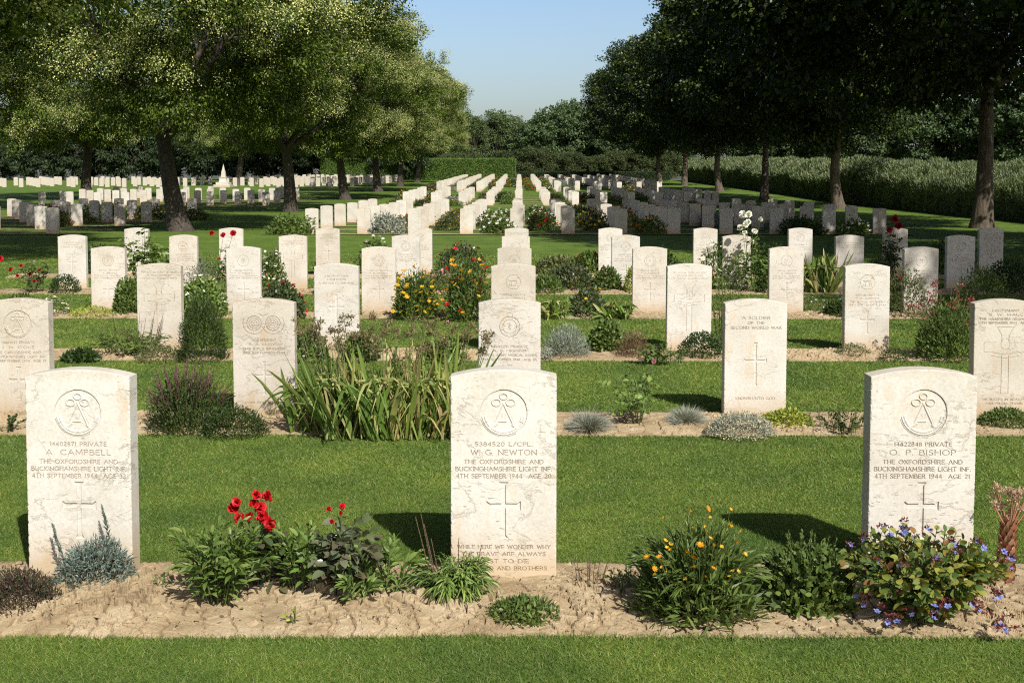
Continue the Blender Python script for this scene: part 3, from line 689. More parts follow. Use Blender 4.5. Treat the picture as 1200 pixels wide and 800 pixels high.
row_info = {
 1: [(-2, 'bugle', 'headstone cut by the left picture edge, second row, bugle badge', 0), (-1, 'double', 'second row headstone with two round badges, beside tall strappy plant', 0),
     (0, 'wreath', 'second row headstone with crowned wreath badge, directly behind the middle front stone', 0), (1, 'soldier', 'second row headstone without badge, small plain cross, between grass tufts and right shrub', 0),
     (2, 'bigcross', 'second row headstone with broad outlined cross, at the right picture edge', 0)],
 2: [(-2, 'bigcross', 'third row headstone with outlined cross behind red-spiked plant', 0), (-1, 'plain', 'third row headstone with broad cross above the tall strappy plant', 0), (0, 'beast', 'third row headstone in centre file, animal badge', 0),
     (1, 'bigcross', 'third row headstone with broad cross above a dark green mound', 0), (2, 'beast', 'third row headstone at right with animal badge in a ring', 0)],
 3: [(-3, 'crown', 'fourth row headstone at far left with rust-stained round badge', 0), (-2, 'star', 'fourth row headstone at left behind white flowering stems', 0), (-1, 'wreath', 'fourth row headstone with wreath badge beside yellow flowers', 0),
     (0, 'star', 'fourth row headstone in centre file with star badge', 0), (1, 'wreath', 'fourth row headstone with round badge and leaf shadows at its right edge', 0), (2, 'castle', 'fourth row headstone, second to the right of centre, behind low white flowers', 0),
     (3, 'castle', 'fourth row headstone at right behind a reddish flowering bush', 0)],
}
for r, lst in row_info.items():
    for n, k, lab, dx in lst:
        me = (STONES.setdefault(k, second_stone(k)) if r == 1 else SM[k])
        add_stone(me, n, rows_y[r], lab, dz={1: -.035, 2: -.006, 3: -.018}[r], dx=dx + rr.uniform(-.012, .012), rz=rr.uniform(-.012, .012), tilt=rr.uniform(-.006, .006))
kinds = list(SM)
for r, ns in ((4, range(-4, 5)), (5, range(-4, 6))):
    for n in ns:
        add_stone(SM[kinds[(n * 3 + r) % 7]], n, rows_y[r], '%s row headstone with carved badge, %s' % (ORD[r + 1], file_phrase(n)), dz=-.008, dx=rr.uniform(-.02, .02), rz=rr.uniform(-.015, .015), tilt=rr.uniform(-.008, .008))
# far plots
far_rows = [33.2 + 2.82 * i for i in range(6)] + [61.2 + 2.82 * i for i in range(5)] + [86 + 2.82 * i for i in range(17)]
far = []
for i, Y in enumerate(far_rows):
    for n in list(range(-4, 8)) + list(range(-17, -8)) + (list(range(-31, -19)) if i >= 11 else []):
        if i >= 11 and rr.random() < .04: continue
        if n < -8 and 80 < Y < 99: continue
        if n < -17 and Y > 112: continue
        if n < -8 and rr.random() < .12: continue
        if abs(n * PITCH) > Y * .47 + .6: continue
        far.append((i, Y, n))
ZONE = ['beyond the wide lawn', 'in the middle distance', 'far off near the hedge']
ind = []; mass = MB()
def visk(t): return t[1] + (abs(t[2]) * .2) + (12 if t[2] < -8 else 0)
far.sort(key=visk)
Vp = np.array([v.co[:] for v in PLAIN.vertices]); Fp = [tuple(p.vertices) for p in PLAIN.polygons]
nind = 300 - 39
for q, (i, Y, n) in enumerate(far):
    x = -.058 + n * PITCH + rr.uniform(-.04, .04); rz = rr.uniform(-.03, .03)
    dz = rr.uniform(-.02, .015)
    if q < nind:
        zi = i if i < 6 else (i - 6 if i < 11 else i - 11); zn = 0 if i < 6 else (1 if i < 11 else 2)
        o = obj('headstone', PLAIN, None, (x, Y + ST / 2, float(g(Y)) + dz), (rr.uniform(-.02, .02), rr.uniform(-.012, .012), rz))
        tag(o, 'headstone %s, its %s row, %s' % (ZONE[zn], ORD[zi + 1], file_phrase(n)), 'headstone', GR)
    else:
        c, s = math.cos(rz), math.sin(rz); V = Vp.copy(); V[:, 0] = x + Vp[:, 0] * c - Vp[:, 1] * s; V[:, 1] = Y + Vp[:, 0] * s + Vp[:, 1] * c; V[:, 2] += float(g(Y)) + dz
        for k in (4,): mass.add(V, np.array([f for f in Fp if len(f) == k]))
mo = obj('distant_headstones', mass.mesh('distant_headstones', [M['stone']])); mo['kind'] = 'stuff'; tag(mo, 'mass of tiny pale headstones farthest off before the hedge', 'headstones')

# ------------------------------------------------------------------ plants
def rnd_dirs(rng, n, zmin=0.0):
    z = rng.uniform(zmin, 1, n); a = rng.uniform(0, 2 * PI, n); r = np.sqrt(1 - z * z)
    return np.stack([r * np.cos(a), r * np.sin(a), z], -1)
def mound(rng, w, h, n, L, W, prof=RHOMB, up=.5, jit=.7, shell=.5, bend=0, mat=0, mb=None, lumps=.18, fold=0, depth=None):
    mb = mb or MB(); rx = w / 2; ry = (depth or w * .8) / 2
    d = rnd_dirs(rng, n, .02)
    ang = np.arctan2(d[:, 1], d[:, 0]); s = int(rng.integers(1000))
    lump = 1 + lumps * 2 * (fbm(np.cos(ang) * 2 + d[:, 2] * 3 + 9, np.sin(ang) * 2 + d[:, 2] * 2 + 9, s, 3) - .45)
    r = rng.uniform(shell, 1, n) ** .6 * lump
    P = d * r[:, None] * np.array([rx, ry, h])
    P[:, 2] = np.maximum(P[:, 2], .006)
    D = d + rng.normal(0, jit, (n, 3)); D[:, 2] += up
    N = d + rng.normal(0, .5, (n, 3))
    ribbons(mb, P, D, N, L * rng.uniform(.6, 1.2, n), W * rng.uniform(.7, 1.2, n), prof, bend, fold, mat)
    return mb
def make_stems(rng, ns, w, h, spread=1.0, base=.25, depth=None, bow=.25):
    S = []
    ry = (depth or w * .8) / 2
    for i in range(ns):
        a = rng.uniform(0, 2 * PI); rho = math.sqrt(rng.uniform(0, 1))
        b = np.array([math.cos(a) * rho * w / 2 * base, math.sin(a) * rho * ry * base, 0])
        tip = np.array([math.cos(a) * rho * w / 2 * spread, math.sin(a) * rho * ry * spread, h * (1 - .45 * rho ** 2) * rng.uniform(.72, 1.0)])
        t = np.linspace(0, 1, 7)[:, None]
        mid = b * .5 + tip * .5 + np.array([0, 0, h * bow * rho]) + np.append(rng.normal(0, .02 * w, 2), 0)
        S.append((1 - t) ** 2 * b + 2 * t * (1 - t) * mid + t * t * tip)
    return S
def stem_leaves(rng, mb, S, lps, L, W, prof=LANCE, elev=.6, bend=.3, t0=.12, mat=0, fold=.12, taper=.45):
    P = []; D = []; N = []; Ls = []
    for p in S:
        ph = rng.uniform(0, 6.28)
        for k in range(lps):
            t = t0 + (1 - t0) * (k + rng.uniform(0, .8)) / lps; t = min(t, 1)
            x = t * 6; i = min(int(x), 5); f = x - i
            pos = p[i] * (1 - f) + p[i + 1] * f; tan = p[i + 1] - p[i]; tan = tan / (np.linalg.norm(tan) + 1e-9)
            a = ph + k * 2.4; rad = np.array([math.cos(a), math.sin(a), 0.]); rad -= tan * rad.dot(tan)
            e = elev * rng.uniform(.6, 1.5) + .6 * t
            P.append(pos); D.append(rad * math.cos(e) + tan * math.sin(e)); N.append(tan * math.cos(e) - rad * math.sin(e) + rng.normal(0, .25, 3))
            Ls.append(L * (1 - taper * abs(t - .45) * 1.6) * rng.uniform(.75, 1.15))
    n = len(P); Ls = np.array(Ls)
    ribbons(mb, P, D, N, Ls, W * (Ls / L) * rng.uniform(.8, 1.2, n), prof, bend, fold, mat)
def compound_leaves(rng, mb, S, lps, L, mat=0, t0=.2):
    P = []; D = []; N = []; Ls = []
    for p in S:
        ph = rng.uniform(0, 6.28)
        for k in range(lps):
            t = min(1, t0 + (1 - t0) * (k + rng.uniform(0, .8)) / lps); x = t * 6; i = min(int(x), 5); f = x - i
            pos = p[i] * (1 - f) + p[i + 1] * f; a = ph + k * 2.4; e = rng.uniform(.0, .7)
            ax = np.array([math.cos(a) * math.cos(e), math.sin(a) * math.cos(e), math.sin(e)])
            nn = nrm(np.array([-math.cos(a) * math.sin(e), -math.sin(a) * math.sin(e), math.cos(e)]) + rng.normal(0, .35, 3)); sd_ = nrm(np.cross(ax, nn))
            R = L * 2.6 * rng.uniform(.8, 1.1)
            for q, (s, along) in enumerate(((0, 1), (-1, .62), (1, .62), (-1, .25), (1, .25))):
                if q > 2 and rng.random() < .3: continue
                P.append(pos + ax * R * along * .75 - np.array([0, 0, 1]) * R * .22 * along ** 2)
                D.append(ax * (1 if s == 0 else .35) + sd_ * s + np.array([0, 0, -.25]) + rng.normal(0, .12, 3)); N.append(nn + rng.normal(0, .2, 3)); Ls.append(L * rng.uniform(.75, 1.15))
    Ls = np.array(Ls); ribbons(mb, P, D, N, Ls, Ls * .68, OVATE, .22, .13, mat)
def stems_mesh(S, r, mat, name='stem'):
    mb = MB()
    for p in S: mb.tube(p, np.linspace(r, r * .45, len(p)), 5)
    return mb.mesh(name, [mat])
def rose_bloom(rng, r, mat, name='flower'):
    mb = MB()
    for ring, (k, el, sc) in enumerate(((7, .15, 1.0), (6, .5, .92), (6, .85, .78), (5, 1.1, .6), (4, 1.35, .42))):
        a = np.arange(k) / k * 2 * PI + ring * .5 + rng.normal(0, .3, k)
        e = el + rng.normal(0, .28, k)
        D = np.stack([np.cos(a) * np.cos(e), np.sin(a) * np.cos(e), np.sin(e)], -1); N = np.stack([-np.cos(a) * np.sin(e), -np.sin(a) * np.sin(e), np.cos(e)], -1)
        ribbons(mb, np.zeros((k, 3)) + [0, 0, .1 * r * ring], D, N, r * sc * rng.uniform(.75, 1.2, k), r * sc * rng.uniform(.85, 1.35, k), [(0, .25), (.35, .8), (.7, 1), (.93, .75), (1, .35)], rng.uniform(-.25, .35, k), -.22, 0)
    return mb.mesh(name, [mat])
def daisy(rng, r, mat, cmat, k=8, name='flower', cup=.25):
    mb = MB(); a = np.arange(k) / k * 2 * PI + rng.normal(0, .08, k)
    D = np.stack([np.cos(a), np.sin(a), np.full(k, cup)], -1); N = np.stack([-np.cos(a) * cup, -np.sin(a) * cup, np.ones(k)], -1)
    ribbons(mb, np.zeros((k, 3)), D, N, r, r * 1.9 / k * 1.7, [(0, .3), (.6, 1), (.9, .8), (1, .3)], .1, 0, 0)
    b = rnd_dirs(rng, 16, .1) * r * .28
    ribbons(mb, b * .5, b, rnd_dirs(rng, 16), r * .25, r * .22, RHOMB, 0, 0, 1)
    return mb.mesh(name, [mat, cmat])
def put_flowers(rng, root, me, pts, name='flower', tilt=.5, face=None):
    for i, p in enumerate(pts):
        o = obj(name, me, root, tuple(p), (rng.uniform(0.1, tilt + .5), rng.uniform(-tilt, tilt), rng.uniform(0, 6.28) if face is None else rng.normal(0, .5)), rng.uniform(.75, 1.2))
PLG = 'plants in the flower beds'
def plant(name, px, py, wpx, label, cat='plant', rz=0, row=None):
    x, y = place(px, py); k = (y / F)
    e = empty(name, (x, y, float(g(y)) + .012)); tag(e, label, cat)
    return e, wpx * k, k
def rg(s): return np.random.default_rng(s)

# --- front row bed
r = rg(1); e, w, k = plant('heather', 20, 716, 108, 'low dark heather with reddish tips at the bottom left corner')
mb = mound(r, w, .13, 5200, .017, .004, up=.8, shell=.3); obj('foliage', mb.mesh('f', [M['heather']]), e)
r = rg(2); e, w, k = plant('blue_shrub', 113, 690, 100, 'blue-grey spiky shrub at the foot of the left front headstone', 'shrub')
S = make_stems(r, 60, w, .19, 1, .3); mb = MB(); stem_leaves(r, mb, S, 42, .017, .0045, RHOMB, .7, 0, .15, fold=0)
S2 = [np.array([[0.13, 0, 0], [.10, 0, .1], [.07, 0, .17], [.062, 0, .21], [.055, 0, .24], [.05, 0, .26], [.045, 0, .285]]) - [.02, 0, 0], np.array([[-.06, 0, 0], [-.1, .01, .06], [-.12, .01, .1], [-.135, .01, .14], [-.145, .01, .17], [-.15, .01, .2], [-.155, .01, .215]])]
stem_leaves(r, mb, S2 * 3, 70, .02, .005, RHOMB, .6, 0, .1, fold=0)
mound(r, w, .17, 3200, .016, .0045, up=.6, mb=mb, shell=.5)
obj('foliage', mb.mesh('f', [M['blue']]), e); obj('stem', stems_mesh(S, .0025, M['woody']), e)
def body(e, seed, w, h, n, L, W, mat, prof=LANCE, up=.7):
    mb = mound(rg(seed), w, h, n, L, W, prof, up=up, shell=.3); obj('foliage', mb.mesh('f', [M[mat]]), e)
def leafy(seed, name, px, py, wpx, hpx, ns, lps, L, W, label, mat='lance', cat='plant', elev=.55, bend=.35, spread=1, base=.25, prof=LANCE, fold=.12, depth=None, stem='stem', sr=.0025, flowers=None, taper=.45, t0=.12, nm='foliage'):
    r = rg(seed); e, w, k = plant(name, px, py, wpx, label, cat); h = hpx * k
    ns = int(ns * 1.25); S = make_stems(r, ns, w * 1.08, h * 1.08, spread, base, depth=depth); mb = MB(); stem_leaves(r, mb, S, lps, L, W, prof, elev, bend, t0, 0, fold, taper)
    obj(nm, mb.mesh('f', [M[mat]]), e); obj('stem', stems_mesh(S, sr, M[stem]), e)
    return e, S, r, w, h, k
leafy(3, 'seedling', 188, 699, 24, 26, 4, 5, .035, .009, 'tiny green seedling on bare soil right of the blue-grey shrub', base=.1)
leafy(4, 'aster', 258, 712, 122, 112, 24, 24, .085, .016, 'broad bright green long-leaved plant left of the red roses', elev=.6)
leafy(5, 'aster', 352, 700, 92, 92, 9, 20, .085, .017, 'bright long-leaved plant between the two front rose bushes')
leafy(6, 'aster', 448, 708, 86, 85, 8, 20, .08, .016, 'long-leaved upright plant right of the bronze-leaved rose')
leafy(66, 'aster', 420, 715, 50, 60, 5, 14, .08, .015, 'small long-leaved plant leaning on the bronze-leaved rose')
leafy(7, 'seedling', 346, 735, 28, 22, 3, 5, .035, .010, 'tiny yellowish seedling at the front edge of the soil', 'yellow', base=.1)
leafy(77, 'seedling', 366, 681, 30, 26, 3, 5, .045, .012, 'small green seedling tucked under the first rose', base=.1)
def rose(seed, px, py, wpx, hpx, ns, label, mat='rose', blooms=(), lps=7, L=.04, fmat='red', fr=.035, base=.2, stem='stem', name='rose_bush', sr=.004, spread=1.0, bow=.25):
    r = rg(seed); e, w, k = plant(name, px, py, wpx, label, 'rose bush'); h = hpx * k
    S = make_stems(r, ns, w * 1.0, h, spread, base, bow=bow); mb = MB(); compound_leaves(r, mb, S, lps, L)
    obj('foliage', mb.mesh('f', [M[mat]]), e); 
    fl = []
    for i, (dx, dy, sc) in enumerate(blooms):
        p = np.array([dx * k, -.02 + .02 * r.normal(), -dy * k]); fl.append(p)
        b = S[i % len(S)][2]; t = np.linspace(0, 1, 7)[:, None]; S.append((1 - t) ** 2 * b + 2 * t * (1 - t) * (p * .6 + b * .4 + [0, 0, .03]) + t * t * p)
        obj('flower', rose_bloom(r, fr, M[fmat]), e, tuple(p), (r.uniform(.2, 1.4), r.uniform(-.7, .7), r.uniform(-.9, .9)), sc * (.58 if py < 400 else .62))
    obj('stem', stems_mesh(S, sr, M[stem]), e)
    return e
rose(8, 312, 695, 75, 92, 7, 'rose bush with a cluster of big red blooms in the front bed', blooms=[(-38, -98, 1), (-26, -92, .9), (-33, -108, .8), (-6, -100, 1.0), (2, -112, .9), (-12, -106, .85), (-2, -90, 1), (8, -84, 1.05), (-18, -90, .8), (-8, -117, .8)], L=.045)
rose(9, 400, 702, 92, 100, 10, 'bronze-leaved rose with small fading red blooms in the front bed', 'rosebronze', blooms=[(-14, -105, .45), (-6, -98, .4), (4, -112, .5), (2, -103, .35)], L=.042, lps=11)
# brown-spiked arching plant
e, S, r, w, h, k = leafy(10, 'penstemon', 535, 706, 100, 54, 60, 17, .07, .010, 'arching narrow-leaved plant with brown seed spikes left of the middle headstone', 'lance', elev=.5, bend=.7)
mb = MB(); SP = []
for dx, ht in ((-48, 100), (-42, 105), (-38, 92), (3, 74), (-4, 56), (30, 66), (12, 52), (-30, 75)):
    p0 = np.array([dx * k * .5, 0, 0]); p1 = np.array([dx * k, -.01, ht * k]); t = np.linspace(0, 1, 7)[:, None]; p = p0 * (1 - t) + p1 * t; SP.append(p)
    stem_leaves(r, mb, [p] * 2, 22, .010, .006, RHOMB, .8, 0, .45, fold=0)
obj('seed_spike', mb.mesh('s', [M['brown']]), e); obj('flower_stalk', stems_mesh(SP, .0022, M['woody']), e)
r = rg(11); e, w, k = plant('creeping_plant', 613, 728, 92, 'flat creeping green mat in front of the middle headstone'); mb = mound(r, w, .065, 1500, .020, .008, LANCE, up=.3, shell=.2, depth=.20, jit=.9)
obj('foliage', mb.mesh('f', [M['green']]), e)
leafy(12, 'withered_plant', 690, 690, 60, 50, 9, 5, .02, .005, 'sparse withered twigs on the soil right of the middle headstone', 'olive', stem='woody', base=.6, sr=.0016)
leafy(13, 'seedling', 735, 700, 60, 42, 10, 9, .028, .012, 'small leafy weed left of the orange-flowered bush', 'green', prof=OVATE)
e, S, r, w, h, k = leafy(14, 'coreopsis', 818, 724, 152, 112, 110, 24, .068, .009, 'dense dark bush with orange daisies left of the right front headstone', 'green', 'flowering plant', elev=.9, bend=.35, spread=1.0)
body(e, 141, w * .95, h * .82, 2400, .06, .009, 'green')
pts = []; SP = []
for i in range(38):
    x = r.uniform(-66, 45); z = (r.uniform(100, 146) if i < 18 else r.uniform(60, 112)) * (1 - .003 * abs(x)); p = np.array([x * k, r.uniform(-.14, .03) if i < 18 else r.uniform(-.2, -.12), z * k]); pts.append(p)
    b = np.array([x * k * .5, p[1] * .5, .05]); t = np.linspace(0, 1, 7)[:, None]; SP.append(b * (1 - t) + p * t)
put_flowers(r, e, daisy(r, .0145, M['orange'], M['gold'], 8, cup=.6), pts[::3]); put_flowers(r, e, daisy(r, .0100, M['gold'], M['orange'], 8, cup=.9), pts[1::3] + pts[2::3])
obj('flower_stalk', stems_mesh(SP, .0013, M['stem']), e)
e, S, r, w, h, k = leafy(15, 'salvia', 946, 715, 122, 90, 70, 24, .028, .016, 'soft green small-leaved bush left of the blue-flowered plant', 'green', prof=OVATE, elev=.4, bend=.2, taper=.6)
body(e, 151, w * .95, h * .8, 2600, .028, .016, 'green', OVATE)
e, S, r, w, h, k = leafy(16, 'plumbago', 1080, 730, 190, 112, 110, 17, .048, .027, 'broad-leaved mound with small blue flowers hiding the right front headstone foot', 'plumb', 'flowering plant', prof=OVATE, elev=.3, bend=.25, taper=.4)
pts = []; mb = MB()
for i in range(60):
    p = S[i % len(S)][-1] * [1.05, 1.05, 1.0] + [0, 0, .012] if i < 22 else np.array([r.uniform(-.5, .5) * w * .9, -r.uniform(.05, .2) * 1.0, 0])
    if i >= 22: p[2] = max(.04, h * (.9 - abs(p[0]) / w * .8 + p[1] * 2.2) * r.uniform(.5, 1.0))
    if i < 46: pts.append(p + r.normal(0, .008, 3))
    mound(r, .03, .018, 26, .012, .007, RHOMB, mb=mb); mb.v[-1] = mb.v[-1] + p
put_flowers(r, e, daisy(r, .0125, M['bluepetal'], M['bluepetal'], 5, cup=.3), pts, face=1)
obj('seed_head', mb.mesh('s', [M['redbrown']]), e)
# houseleek flower stem
e, w, k = plant('houseleek', 1177, 688, 40, 'thick reddish scaly flower stem at the right edge of the front bed', 'succulent')
r = rg(17); t = np.linspace(0, 1, 9)[:, None]; p = np.array([0, 0, 0]) * (1 - t) + np.array([.012, 0, .235]) * t + np.array([.012, 0, 0]) * np.sin(t * PI)
mb = MB(); mb.tube(p, np.linspace(.020, .011, 9), 8); obj('stem', mb.mesh('s', [M['fleshy']]), e)
mb = MB(); n = 90; tt = np.linspace(0, .95, n); a = np.arange(n) * 2.4; rad = .019 - .008 * tt
PP = np.stack([.012 * tt + np.cos(a) * rad, np.sin(a) * rad, .235 * tt], -1); D = np.stack([np.cos(a) * .6, np.sin(a) * .6, np.ones(n)], -1); NN = np.stack([np.cos(a), np.sin(a), np.full(n, -.4)], -1)
ribbons(mb, PP, D, NN, .036, .022, OVATE, -.05, .15); obj('foliage', mb.mesh('f', [M['fleshy']]), e)
mb = MB(); SP = []
HB = mound(r, .03, .018, 46, .013, .0065, RHOMB).mesh('s', [leaf_mat('houseleek_bloom', [(.40, .22, .16), (.55, .36, .28), (.60, .48, .38)])])
for i in range(16):
    a = i * 2.4; q = np.array([.012 + math.cos(a) * r.uniform(.02, .075), math.sin(a) * .05, .235 + r.uniform(.02, .1)]); t = np.linspace(0, 1, 7)[:, None]; b = np.array([.012, 0, .2]); SP.append(b * (1 - t) + q * t + np.array([0, 0, -.012]) * np.sin(t * PI))
    obj('flower_head', HB, e, tuple(q), (0, 0, i))
obj('flower_stalk', stems_mesh(SP, .004, M['fleshy']), e)

# --- second row bed
e, S, r, w, h, k = leafy(20, 'sage', 222, 507, 108, 78, 62, 22, .020, .008, 'dark bush with purple upright tips left of the double-badge headstone', 'darkmound', 'shrub', prof=OVATE, elev=.7, bend=0, base=.5, fold=0)
mb = MB(); stem_leaves(r, mb, [q * [1.0, 1, 1.1] for q in S], 52, .019, .009, RHOMB, .9, 0, .55, fold=0); mb2 = mound(r, w * .95, h * .85, 4200, .022, .009, up=1.2, shell=.3); obj('foliage', mb2.mesh('f', [M['darkmound']]), e)
obj('flower_tips', mb.mesh('s', [leaf_mat('sage_tips', [(.17, .065, .085), (.22, .12, .13), (.14, .08, .08)])]), e)
r = rg(21); e, w, k = plant('low_mound', 275, 511, 82, 'low dark green mound at the foot of the double-badge headstone'); mb = mound(r, w, .16, 3600, .017, .008, up=.5); obj('foliage', mb.mesh('f', [M['darkmound']]), e)
def strap(seed, px, py, wpx, hpx, n, label, L=.55, W=.020, mat='strap', seeds=True, name='iris', bend=.45, cat='plant', lean=.27):
    r = rg(seed); e, w, k = plant(name, px, py, wpx, label, cat); h = hpx * k
    P = np.stack([r.uniform(-.5, .5, n) * w * .72, r.uniform(-.16, .16, n) * min(1, w), np.zeros(n)], -1)
    D = np.stack([r.normal(0, lean, n) + P[:, 0] / w * .5, r.normal(0, lean, n), np.ones(n)], -1); a = r.uniform(0, 6.28, n)
    N = np.stack([np.cos(a), np.sin(a), np.zeros(n)], -1); mb = MB()
    ribbons(mb, P, D, N, h * r.uniform(.55, 1.1, n), W * r.uniform(.6, 1.55, n), STRAP, np.where(r.random(n) < .2, r.uniform(.5, .9, n), r.uniform(.05, bend, n)), .12)
    m = n // 3   # bent leaves
    ribbons(mb, P[:m] + [0, 0, h * .45], np.stack([r.normal(0, 1, m), r.normal(0, .6, m), np.full(m, .7)], -1), N[:m], h * .55, W * .9, STRAP, .9, .1)
    obj('foliage', mb.mesh('f', [M[mat]]), e)
    if seeds:
        ms = MB(); SP = []
        for i in range(44):
            x = r.uniform(-.5, .5) * w * 1.0; p = np.array([x, r.uniform(-.15, .15), h * r.uniform(.72, 1.05)]); b = np.array([x * .75, p[1] * .6, 0]); t = np.linspace(0, 1, 7)[:, None]
            q = b * (1 - t) + p * t + np.array([0, 0, .03]) * np.sin(t * PI); SP.append(q)
            for j in range(3): 
                mound(r, .045, .04, 36, .018, .008, RHOMB, mb=ms, shell=.1); ms.v[-1] = ms.v[-1] + p + r.normal(0, .022, 3) - [0, 0, .03]
        obj('seed_head', ms.mesh('s', [leaf_mat('iris_seed', [(.12, .08, .05), (.18, .12, .08), (.16, .18, .06), (.24, .20, .11)])]), e); obj('flower_stalk', stems_mesh(SP, .004, M['stem']), e)
    return e
strap(22, 462, 511, 232, 134, 400, 'huge clump of tall pale strap leaves with brown seed heads behind the front lawn')
strap(222, 362, 508, 60, 105, 55, 'thin clump of strap leaves shading the double-badge headstone edge', seeds=False)
def fescue(seed, px, py, wpx, label, mat='fescue', hk=.5):
    r = rg(seed); e, w, k = plant('fescue_tuft', px, py, wpx, label, 'ornamental grass'); n = 1500
    d = rnd_dirs(r, n, .08); P = d * [.02, .02, .0]; mb = MB()
    ribbons(mb, P + [0, 0, .01], d + [0, 0, .25], rnd_dirs(r, n), w * .52 * r.uniform(.7, 1.05, n), .0026, BLADE, r.uniform(.15, .4, n)); obj('foliage', mb.mesh('f', [M[mat]]), e)
fescue(23, 690, 508, 72, 'silver-grey round grass tuft right of the middle front headstone')
fescue(24, 804, 500, 60, 'silver-grey round grass tuft left of the badgeless second row headstone')
rose(25, 748, 500, 88, 82, 8, 'straggly green rose with a single pink bud, between the silver grass tufts', 'lance', blooms=[(18, -76, .6)], fmat='pink', L=.036, lps=6, base=.15)
r = rg(26); e, w, k = plant('alyssum', 868, 512, 82, 'low mat speckled with tiny whitish flowers below the badgeless headstone', 'flowering plant'); mb = mound(r, w, .12, 3200, .014, .006, up=.5); mound(r, w * 1.02, .13, 1300, .010, .008, up=1, shell=.9, mb=mb, mat=1)
obj('foliage', mb.mesh('f', [M['grey'], leaf_mat('alyssum_bloom', [(.50, .46, .34), (.58, .56, .44), (.42, .30, .22)])]), e)
r = rg(27); e, w, k = plant('yellow_mound', 922, 502, 66, 'low yellow-green mound right of the badgeless second row headstone'); mb = mound(r, w, .10, 1500, .022, .012, up=.4); obj('foliage', mb.mesh('f', [M['yellow']]), e)
leafy(28, 'weed', 978, 512, 78, 70, 12, 10, .03, .008, 'sparse tall weeds with pinkish heads left of the right front headstone', 'green', sr=.0015, base=.6)
leafy(281, 'weed', 990, 508, 60, 28, 22, 12, .03, .012, 'low green leafy tangle under the sparse weeds', 'darkmound', base=.6)
r = rg(29); e, w, k = plant('low_mound', 1180, 502, 66, 'low green mound below the broad cross headstone at right edge'); mb = mound(r, w, .11, 2000, .020, .010, up=.5); obj('foliage', mb.mesh('f', [M['green']]), e)
leafy(291, 'seedling', 8, 508, 40, 22, 9, 8, .035, .018, 'small green leaves at the left edge of the second bed', 'dark', prof=OVATE)
# --- third row bed
e, S, r, w, h, k = leafy(30, 'knotweed', 150, 418, 108, 32, 40, 9, .06, .022, 'green leafy plant with upright dark red spikes in the third bed', 'green', 'flowering plant', elev=.3, bend=.4)
mb = MB(); SP = []
for i in range(22):
    x = r.uniform(-38, 42) * k; p = np.array([x, r.uniform(-.05, .08), r.uniform(34, 52) * k]); b = np.array([x * .8, 0, .02]); t = np.linspace(0, 1, 7)[:, None]; SP.append(b * (1 - t) + p * t)
stem_leaves(r, mb, SP, 30, .014, .008, RHOMB, .8, 0, .5, fold=0); obj('flower_spike', mb.mesh('s', [M['redbrown']]), e); obj('flower_stalk', stems_mesh(SP, .002, M['stem']), e)
def mnd(seed, name, px, py, wpx, hpx, n, L, W, label, mat, cat='plant', fl=None, **kw):
    r = rg(seed); e, w, k = plant(name, px, py, wpx, label, cat); mb = mound(r, w, hpx * k, n, L, W, **kw); mats = [M[mat]]
    obj('foliage', mb.mesh('f', mats), e)
    if fl:
        fm, nf, fr = fl; d = rnd_dirs(r, nf, .1); d[:, 1] = -np.abs(d[:, 1]) * np.where(r.random(nf) < .8, 1, -1); P = d * [w / 2 * 1.05, w * .42, hpx * k * 1.08]
        put_flowers(r, e, daisy(r, fr * .62, M[fm], M['gold' if fm == 'white' else fm], 6, cup=.5), P)
    return e
mnd(31, 'creeping_plant', 188, 424, 62, 18, 1500, .02, .008, 'flat brownish mat in front of the third row left headstone', 'olive')
mnd(32, 'feathery_bush', 238, 424, 60, 78, 5200, .04, .007, 'tall feathery dark green bush behind the double-badge headstone', 'darkmound', 'shrub', up=1.1, prof=RHOMB)
mnd(33, 'lavender', 664, 420, 60, 38, 3000, .038, .006, 'grey lavender bush right of the wreath badge headstone', 'grey', 'shrub', up=1.1, jit=.5, shell=.2)
mnd(331, 'silver_plant', 638, 424, 20, 16, 500, .02, .010, 'tiny silver-leaved plant hugging the centre file headstone', 'fescue')
mnd(34, 'green_bush', 712, 412, 44, 38, 1300, .035, .022, 'rounded dark green bush right of the lavender', 'green', 'shrub', prof=OVATE)
mnd(35, 'withered_bush', 742, 420, 42, 30, 1500, .04, .005, 'brown withered bush right of the rounded green bush', 'brown', 'shrub', up=1.0, jit=.6, shell=.2)
rose(36, 772, 428, 50, 28, 7, 'low rose with pinkish bud left of a third row headstone', 'green', blooms=[(-10, -12, .6)], fmat='pink', L=.035)
mnd(37, 'low_mound', 822, 420, 56, 30, 1900, .025, .012, 'dark green mound at the foot of the third row cross headstone', 'dark', 'shrub')
leafy(371, 'weed', 785, 424, 50, 18, 20, 9, .03, .012, 'low weeds between two third row plants with a few yellow leaves', 'green', base=.6)
mnd(38, 'creeping_plant', 998, 418, 46, 14, 900, .022, .006, 'flat grey-green mat below the animal badge headstone', 'olive')
mnd(39, 'creeping_plant', 1048, 424, 36, 15, 700, .02, .008, 'flat green mat right of the animal badge headstone', 'darkmound')
e, S, r, w, h, k = leafy(40, 'valerian', 1110, 422, 92, 84, 60, 14, .04, .013, 'loose tall bush with small red flower heads near the right edge', 'green', 'flowering plant')
fb = mound(r, .055, .035, 34, .020, .011, RHOMB).mesh('f', [leaf_mat('valerian_bloom', [(.24, .04, .05), (.30, .08, .06), (.20, .10, .06)])])
for i in range(26): obj('flower_head', fb, e, tuple(S[i][-1]), (0, 0, i), r.uniform(.7, 1.2))
mb = mound(r, w * .9, h * .8, 3200, .045, .014, up=1.0, shell=.3); obj('foliage', mb.mesh('f', [M['green']]), e)
